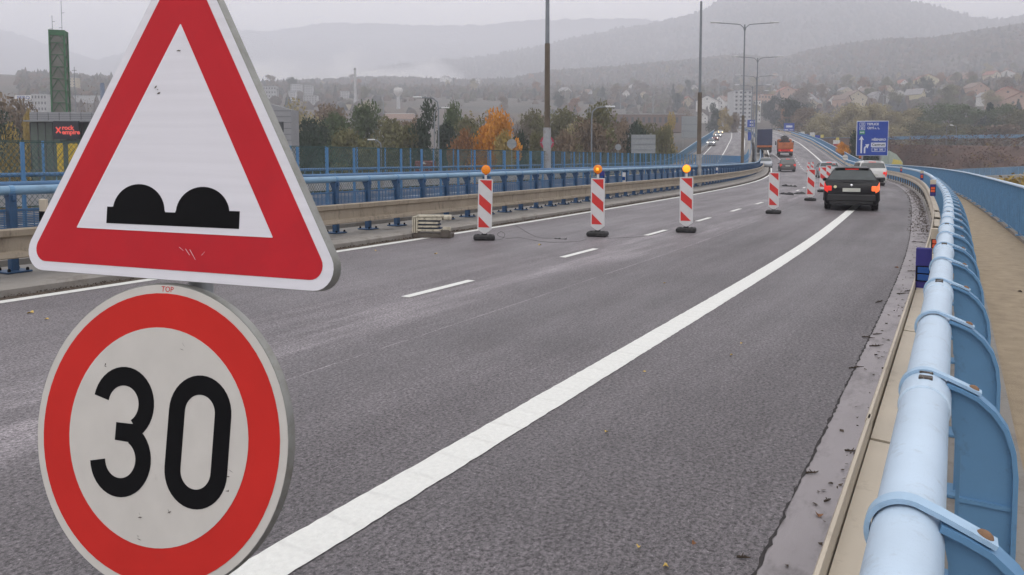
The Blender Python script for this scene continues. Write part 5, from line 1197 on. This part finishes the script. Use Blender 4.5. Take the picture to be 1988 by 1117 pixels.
# ---------------------------------------------------------------- trees
def leafmat(name, c, v=.5): return mat(name, c, .85, var=v, scale=.8, rnd=.12, spec=.2)
for nm, c in dict(olive=(.155,.15,.07), green=(.10,.135,.06), dark=(.04,.06,.038), yellow=(.38,.28,.09), orange=(.62,.27,.035), rust=(.28,.14,.06), brown=(.20,.15,.10), pale=(.32,.275,.15), conifer=(.03,.055,.04)).items(): M['foliage '+nm] = leafmat('foliage '+nm, c)
def crown_mesh(seed, n_lobe, n_leaf, leaf, shape='round', fill=.75):
    r = random.Random(seed); lobes = []
    for i in range(n_lobe):
        a = r.uniform(0, 6.28); z = r.uniform(-.85, .9); rad = math.sqrt(max(0, 1-z*z))*r.uniform(.25, .85)
        if shape == 'cone': zz = (z+1)/2; rad = (1-zz)*r.uniform(.5, .95); z = z
        lobes.append((math.cos(a)*rad*.5, math.sin(a)*rad*.5, z*.5, r.uniform(.14, .27)*(1 if shape != 'cone' else (1.1-(z+1)/2)*1.0+.1)))
    vs, fs = [], []
    for i in range(n_leaf):
        x, y, z, q = lobes[i % n_lobe]
        while True:
            d = Vector((r.gauss(0,1), r.gauss(0,1), r.gauss(0,1))); 
            if d.length > .01: break
        d.normalize(); rr = q*(r.random()**.4)*(1.25 if r.random() < .12 else 1)
        c = Vector((x, y, z))+Vector((d.x*rr, d.y*rr, d.z*rr*.85)); n1 = Vector((r.gauss(0,1), r.gauss(0,1), r.gauss(0,1))).normalized(); n2 = n1.orthogonal().normalized(); s = leaf*r.uniform(.5, 1.4)
        n3 = n1.cross(n2)
        o = len(vs); vs += [c+n2*s, c+n3*s*.7, c-n2*s, c-n3*s*.7]; fs.append((o, o+1, o+2, o+3))
    return vs, fs, lobes
def branches(mb, base, H, lobes, sc, seed, n=10, r0=.02):
    r = random.Random(seed); mb.tube([(0,0,0),(.01*sc,0,H*.4),(0,.01*sc,H*.75)], [r0*sc, r0*.7*sc, r0*.3*sc], 7)
    for x, y, z, q in lobes[:n]:
        h0 = H*r.uniform(.25, .6); e = Vector((x*sc, y*sc, base+z*sc)); m_ = Vector((e.x*.4, e.y*.4, (h0+e.z)*.5)); mb.tube([(0,0,h0), m_, e], [r0*.45*sc, r0*.28*sc, r0*.1*sc], 5)
def tree_proto(seed, kind='round', nl=20, n_leaf=5200, leaf=.024):
    vs, fs, lobes = crown_mesh(seed, nl, n_leaf, leaf, 'cone' if kind == 'cone' else 'round'); cz = .62 if kind != 'cone' else .55
    z2 = [(v.x, v.y, v.z*(.76 if kind != 'cone' else .92)+cz) for v in vs]
    me = bpy.data.meshes.new('crown'); me.from_pydata(z2, [], fs); me.materials.append(M['foliage olive'])
    mb = MB(); branches(mb, .62, .85, [(x, y, z*.76, q) for x, y, z, q in lobes], 1, seed, 10 if kind != 'cone' else 3); tm = mb.build('trunk', M['trunk']); tmesh = tm.data; bpy.data.objects.remove(tm)
    return me, tmesh
PR = {'round': [tree_proto(s) for s in (1,2,3,4,5)], 'cone': [tree_proto(s, 'cone', 30, 4200) for s in (21, 22)], 'sparse': [tree_proto(s, 'round', 11, 420, .012) for s in (31,32)], 'tall': [tree_proto(s, 'round', 22, 5200) for s in (41,42)]}
MC = {}
def tree(name, lab, p, w, h, kind, fol, grp, rz=None, k=None):
    k = random.randrange(len(PR[kind])) if k is None else k; cm, tm = PR[kind][k]; key = (kind, k, fol)
    if key not in MC: m_ = cm.copy(); m_.materials.clear(); m_.materials.append(M['foliage '+fol]); MC[key] = m_
    t = thing(name, lab, 'tree', p, random.uniform(0, 6) if rz is None else rz, grp); t.scale = (w, w, h)
    for nm, me in (('trunk', tm), ('crown', MC[key])): o = bpy.data.objects.new(nm, me); C.objects.link(o); o.parent = t
    return t
def bare_tree(name, lab, p, h, seed, spread=.5, fol=None):
    r = random.Random(seed); mb = MB(); tips = []
    def grow(a, d, l, rad, dep):
        b = a+d*l; mid = a.lerp(b, .5)+Vector((r.uniform(-1,1), r.uniform(-1,1), 0))*l*.06; mb.tube([a, mid, b], [rad, rad*.8, rad*.62], 5 if dep < 3 else 3, caps=False)
        if dep == 6: tips.append(b); return
        for k in range(3 if dep < 4 else 2):
            e = (d+Vector((r.uniform(-1,1), r.uniform(-1,1), r.uniform(-.2,.7)))*spread).normalized(); grow(b, e, l*r.uniform(.62,.82), rad*.6, dep+1)
    t = thing(name, lab, 'tree', p); grow(Vector((0,0,0)), Vector((0,0,1)), h*.24, h*.016, 0); mb.build('trunk', M['bareb'], t)
    if fol:
        m2 = MB()
        for b in tips:
            for k in range(2):
                c = b+Vector((r.gauss(0,.25), r.gauss(0,.25), r.gauss(0,.25))); s = r.uniform(.08,.2); n1 = Vector((r.gauss(0,1), r.gauss(0,1), r.gauss(0,1))).normalized(); n2 = n1.orthogonal().normalized(); n3 = n1.cross(n2); m2.add([c+n2*s, c+n3*s, c-n2*s, c-n3*s], [(0,1,2,3)])
        m2.build('crown', M['foliage '+fol], t)
    return t
M['bareb'] = mat('bare branches', (.15, .12, .10), .9, var=.2)
def ptree(x, ytop, w, Y, kind, fol, lab, zb=None, name='broadleaf_tree', grp='trees beyond the bridge'):
    top = at(x, ytop, Y); k = Y/1436; zb = terr(top.x, Y) if zb is None else zb; return tree(name, lab, (top.x, top.y, zb), w*k*1.15, (top.z-zb)/1.0, kind, fol, grp)
TL = [(-5,195,110,110,'tall','brown','reddish brown tree at the far left edge'), (40,205,75,118,'tall','brown','brown tree left of the green tower, behind the dark one'), (22,235,70,92,'round','dark','dark green tree in front of the brown one at the left edge'), (5,262,60,66,'round','yellow','yellow shrub behind the fence at the left edge'), (52,225,30,85,'round','yellow','small yellow tree beside the hall'), (175,185,70,135,'sparse','brown','thin brown tree behind the green tower'),
 (590,206,85,150,'round','pale','yellowish tree right of the grey clad building'), (640,214,90,165,'round','brown','reddish brown tree behind the dark green one'), (598,240,80,105,'round','dark','dark green tree right of the grey clad building'), (655,228,90,120,'round','green','mid green tree left of the light green one'), (708,214,80,130,'round','green','light green tree at the left of centre'), (745,228,90,115,'round','olive','olive tree right of the light green one'), (690,262,90,95,'round','olive','low olive tree under the light green one'), (795,232,80,120,'round','brown','brown tree left of the dark conifer'), (775,255,80,100,'round','olive','low olive tree left of the dark conifer'), (606,262,60,95,'round','dark','low dark bush by the grey clad building'),
 (826,205,62,100,'tall','dark','big dark dense tree behind the hooked street lamps'), (880,215,52,125,'round','green','green tree right of the big dark one'), (862,245,60,110,'round','dark','low dark tree beneath the hooked lamps'), (915,238,70,120,'round','olive','olive tree left of the orange one'),
 (968,229,76,90,'round','orange','bright orange autumn tree at the centre'), (935,242,60,92,'round','orange','orange tree leaning left beside the brightest one'), (893,262,50,88,'round','rust','rust coloured tree left of the orange one'), (1012,262,42,95,'round','dark','small dark tree right of the orange one'), (975,264,60,84,'round','yellow','low yellow tree under the orange one'),
 (1035,228,70,135,'round','olive','olive tree behind the brown pole'), (1085,222,80,140,'round','olive','broad olive tree right of the brown pole'), (1120,240,70,120,'round','pale','pale olive tree left of the single hooked lamp'), (1160,214,85,115,'round','olive','large yellow green tree behind the single hooked lamp'), (1150,245,80,105,'round','brown','brown tree under the large yellow green one'), (1195,232,60,125,'round','brown','brown tree right of the single hooked lamp'), (1225,238,60,125,'round','dark','dark small tree left of the grey signboard back'), (1255,236,60,130,'round','olive','olive tree behind the grey signboard back'), (1288,250,44,120,'round','olive','small olive tree right of the grey signboard back'), (1300,226,34,180,'tall','yellow','slim yellow orange tree left of the tall thin pole'), (1050,262,60,100,'round','olive','low olive bush behind the fence by the brown pole'),
 (1100,262,70,95,'round','brown','low brown bush behind the fence right of the brown pole'), (1387,204,26,330,'tall','dark','dark narrow tree left of the poplars'), (1408,214,26,300,'tall','yellow','yellowish tree above the end of the other carriageway'), (1428,222,20,300,'tall','brown','thin brown tree by the median lamps'),
 (1500,190,34,420,'tall','conifer','dark cone shaped tree right of the median lamps'), (1535,196,52,330,'round','dark','round dark tree above the far road'), (1560,214,50,300,'round','brown','brown tree right of the round dark one'), (1590,222,56,270,'round','pale','pale brown tree above the advertising boards'), (1618,214,60,290,'round','pale','pale olive tree above the advertising boards'), (1655,208,60,280,'round','pale','pale tree left above the direction sign'), (1695,208,62,290,'round','pale','pale yellowish tree right above the direction sign'), (1735,222,60,270,'round','pale','pale brown tree right of the direction sign'), (1765,216,50,280,'round','pale','olive tree in the middle of the right tree belt'), (1800,208,60,285,'round','green','green tree in the right tree belt'), (1840,206,62,280,'round','green','broad green tree in the right tree belt'), (1880,206,60,280,'round','green','green tree beneath the pinkish house'), (1922,198,44,275,'cone','conifer','tall dark conifer near the right edge'), (1945,206,50,270,'round','green','green tree near the right edge'), (1978,212,60,265,'round','olive','olive tree at the right edge'), (1780,236,70,250,'round','olive','low brown tree behind the embankment rail'), (1860,240,80,245,'round','olive','low olive tree behind the embankment rail'), (1940,244,80,240,'round','brown','low brown tree behind the embankment rail near the right edge'), (1660,236,60,235,'round','pale','low olive tree left of the direction sign'), (1725,246,70,235,'round','pale','low pale tree behind the direction sign'),
 (1672,256,44,120,'round','dark','dark bush behind the left half of the direction sign'), (1700,290,60,112,'round','dark','dark bush under the direction sign'), (1657,285,34,125,'round','dark','dark bush left of the direction sign post'), (1638,276,22,120,'round','orange','small orange bush left of the direction sign', .5)]
for a in TL: ptree(*a)
bare_tree('bare_tree', 'large bare tree rising behind the orange one', (at(988, 178, 120).x, 120, -8), at(988, 182, 120).z+8, 5, .5)
bare_tree('bare_tree', 'slender thinly leaved tree left of the large bare one', (at(944, 178, 125).x, 125, -8), at(944, 180, 125).z+8, 9, .3, 'pale')
p = at(1965, 380, 40); tree('autumn_bush', 'yellow brown bush below the bridge at the right edge', (p.x+2, 44, -7.5), 6.5, 7.9, 'round', 'yellow', None, k=1)
# trees scattered through the town slope
rt = random.Random(5); nT = 0; cnt = {}
PHR = ['among the houses high on the slope', 'among the houses low on the slope']
for i in range(420):
    u = rt.uniform(-.36, .74); d = 330+950*rt.random()**.8; X, Y = d*math.sin(math.atan(u)), d*math.cos(math.atan(u))
    if abs(px((X, Y, terr(X, Y)))[0]-1450) < 70 and d < 450: continue
    f = rt.choice(['brown','olive','dark','brown','pale','conifer','rust','olive']); kd = 'cone' if f == 'conifer' else rt.choice(['round','tall'])
    h = rt.uniform(9, 16); w = h*rt.uniform(.6, .95)*(.6 if kd == 'cone' else 1)
    nb = min([q for q in HPOS if len(q[2].split()) <= 10], key=lambda q: (q[0]-X)**2+(q[1]-Y)**2); nm_ = {'conifer':'dark pointed'}.get(f, f); key = (nm_, nb[2]);     side = 'left of' if px((X, Y, 0))[0] < px((nb[0], nb[1], 0))[0] else 'right of'
    lab = 'small %s tree %s the %s' % (nm_, side, nb[2])
    if lab in cnt or len(lab.split()) > 16 or len(cnt) > 185: continue
    cnt[lab] = 1
    tree('slope_tree', lab, (X, Y, terr(X, Y)-1), w, h, kd, f, 'small trees between the houses on the slope')
# wooded slopes that read as one mass
for nm, c in dict(brown=(.075,.062,.05), dark=(.045,.05,.045), olive=(.07,.068,.045), rust=(.10,.066,.045)).items(): M['woods '+nm] = leafmat('woods '+nm, c, .3)
def woods(name, lab, n, fpos, smin, smax, mats, seed):
    r = random.Random(seed); mb = MB()
    for i in range(n):
        p = fpos(r)
        if p is None: continue
        s = r.uniform(smin, smax); N = 6; mi = r.randrange(len(mats)); vs = []; con = r.random() < .25
        for q, z in ((1.0, -.5), (.9, .3), (.55, .85)):
            q = q*(.6 if con else 1)
            for k in range(N): a = 6.28*k/N+r.uniform(-.3,.3); vs.append(Vector(p)+Vector((math.cos(a)*q*s*r.uniform(.6,1.2), math.sin(a)*q*s*.8, z*s*r.uniform(.8,1.25))))
        vs.append(Vector(p)+Vector((0,0,s*(1.7 if con else 1.1))))
        mb.add(vs, [(l*N+k, l*N+(k+1)%N, (l+1)*N+(k+1)%N, (l+1)*N+k) for l in range(2) for k in range(N)]+[(2*N+k, 2*N+(k+1)%N, 3*N) for k in range(N)], mi)
    o = mb.build(name, [M[m_] for m_ in mats]); return tag(o, lab, 'woodland', kind='stuff')
def slope_pos(r):
    u = r.uniform(-.66, .74); d = 520+940*r.random()**.7; a = math.atan(u); X, Y = d*math.sin(a), d*math.cos(a)
    if d < 1000 and vnoise(X, Y, .012)+r.uniform(-.5,.5) < -.35: return None
    return (X, Y, terr(X, Y))
woods('woodland', 'hazy autumn woods covering the lower slope and ridge', 15000, slope_pos, 2.6, 6, ['woods brown','woods dark','woods olive','woods brown','woods rust'], 3)
def mount_pos(r):
    u = r.uniform(-.4, .78); d = 1500+1010*r.random(); a = math.atan(u); X, Y = d*math.sin(a), d*math.cos(a); random.seed(int(u*1e6)); return (X, Y, mount(X, Y, u, d))
woods('mountain_forest', 'faint forest on the mountain behind the town', 12000, mount_pos, 4, 7.5, ['woods brown','woods dark','woods olive'], 4)
def berm_pos(r):
    i = r.randrange(len(BERM)-1); t_ = r.random(); x = BERM[i][0]*(1-t_)+BERM[i+1][0]*t_; y = BERM[i][1]*(1-t_)+BERM[i+1][1]*t_; o = r.uniform(-46, -1); return (x, y+o, float(np.interp(o, [-42,-25,-12,-4,0], [-8.2,-3,2.2,5.6,6.2])))
for nm, lab, n, fol, sd in (('scrub', 'bare brown scrub covering the embankment', 700, 'scrubl', 8),):
    r = random.Random(sd); mb = MB(); M['scrubl'] = leafmat('scrub twigs', (.105, .062, .045), .4); M['scruby'] = leafmat('yellowing scrub', (.19, .13, .05), .4)
    for i in range(n):
        p = Vector(berm_pos(r)); s = r.uniform(.8, 2.0); mi = 1 if r.random() < .10 else 0
        for k in range(34):
            c = p+Vector((r.gauss(0,.5), r.gauss(0,.5), abs(r.gauss(0,.6))))*s; n1 = Vector((r.gauss(0,1), r.gauss(0,1), r.gauss(0,1))).normalized(); n2 = n1.orthogonal().normalized(); n3 = n1.cross(n2); q = r.uniform(.08,.3); mb.add([c+n2*q, c+n3*q*.5, c-n2*q, c-n3*q*.5], [(0,1,2,3)], mi)
    tag(mb.build(nm, [M['scrubl'], M['scruby']]), lab, 'scrub', kind='stuff')

# ================================================================== haze
hz = MB(); hz.box((0, 1500, 312), (12000, 9400, 654)); ho = hz.build('haze', []); ho['kind'] = 'stuff'
hm = bpy.data.materials.new('haze air'); hm.use_nodes = True; n = hm.node_tree; n.nodes.clear()
o = n.nodes.new('ShaderNodeOutputMaterial'); v = n.nodes.new('ShaderNodeVolumePrincipled')
v.inputs['Color'].default_value = (.92, .935, 1, 1); v.inputs['Density'].default_value = .00070; v.inputs['Anisotropy'].default_value = .0
n.links.new(v.outputs[0], o.inputs['Volume']); ho.data.materials.clear(); ho.data.materials.append(hm)

def fog(name, lab, x0, x1, y0, y1, Y, th_, dens, sc, seed):
    a, b = at(x0, y1, Y), at(x1, y0, Y); mb = MB(); mb.box(((a.x+b.x)/2, Y+th_/2, (a.z+b.z)/2), (b.x-a.x, th_, b.z-a.z)); o_ = mb.build(name, [])
    m = bpy.data.materials.new(name); m.use_nodes = True; n = m.node_tree; n.nodes.clear(); k = n.links.new
    o = n.nodes.new('ShaderNodeOutputMaterial'); v = n.nodes.new('ShaderNodeVolumePrincipled'); v.inputs['Color'].default_value = (.99, .98, .98, 1)
    tc = n.nodes.new('ShaderNodeTexCoord'); mp = n.nodes.new('ShaderNodeMapping'); mp.inputs['Location'].default_value = (seed, 0, 0); mp.inputs['Scale'].default_value = (1, 1, 1.6); nz = n.nodes.new('ShaderNodeTexNoise'); nz.inputs['Scale'].default_value = sc; nz.inputs['Detail'].default_value = 4
    k(tc.outputs['Object'], mp.inputs[0]); k(mp.outputs[0], nz.inputs['Vector'])
    sp = n.nodes.new('ShaderNodeSeparateXYZ'); k(tc.outputs['Generated'], sp.inputs[0])
    def mth(op, a_, b_):
        x = n.nodes.new('ShaderNodeMath'); x.operation = op
        for i, q in enumerate((a_, b_)):
            if isinstance(q, (int, float)): x.inputs[i].default_value = q
            else: k(q, x.inputs[i])
        return x.outputs[0]
    fz = mth('MULTIPLY', mth('SUBTRACT', 1.0, sp.outputs['Z']), 1.25)          # thick low, torn at the top
    ex = mth('MULTIPLY', mth('MULTIPLY', sp.outputs['X'], mth('SUBTRACT', 1.0, sp.outputs['X'])), 4.0)
    d = mth('SUBTRACT', mth('MULTIPLY', fz, mth('POWER', ex, .35)), mth('MULTIPLY', mth('SUBTRACT', nz.outputs[0], .30), 2.4))
    dd = mth('MULTIPLY', mth('MAXIMUM', mth('MINIMUM', mth('MULTIPLY', d, 3.0), 1.0), 0.0), dens); k(dd, v.inputs['Density'])
    k(v.outputs[0], o.inputs['Volume']); o_.data.materials.append(m); return tag(o_, lab, 'fog', kind='stuff')
fog('fog_bank', 'white low cloud lying in the valley on the left', 330, 900, 62, 176, 1500, 350, .014, .008, 3)
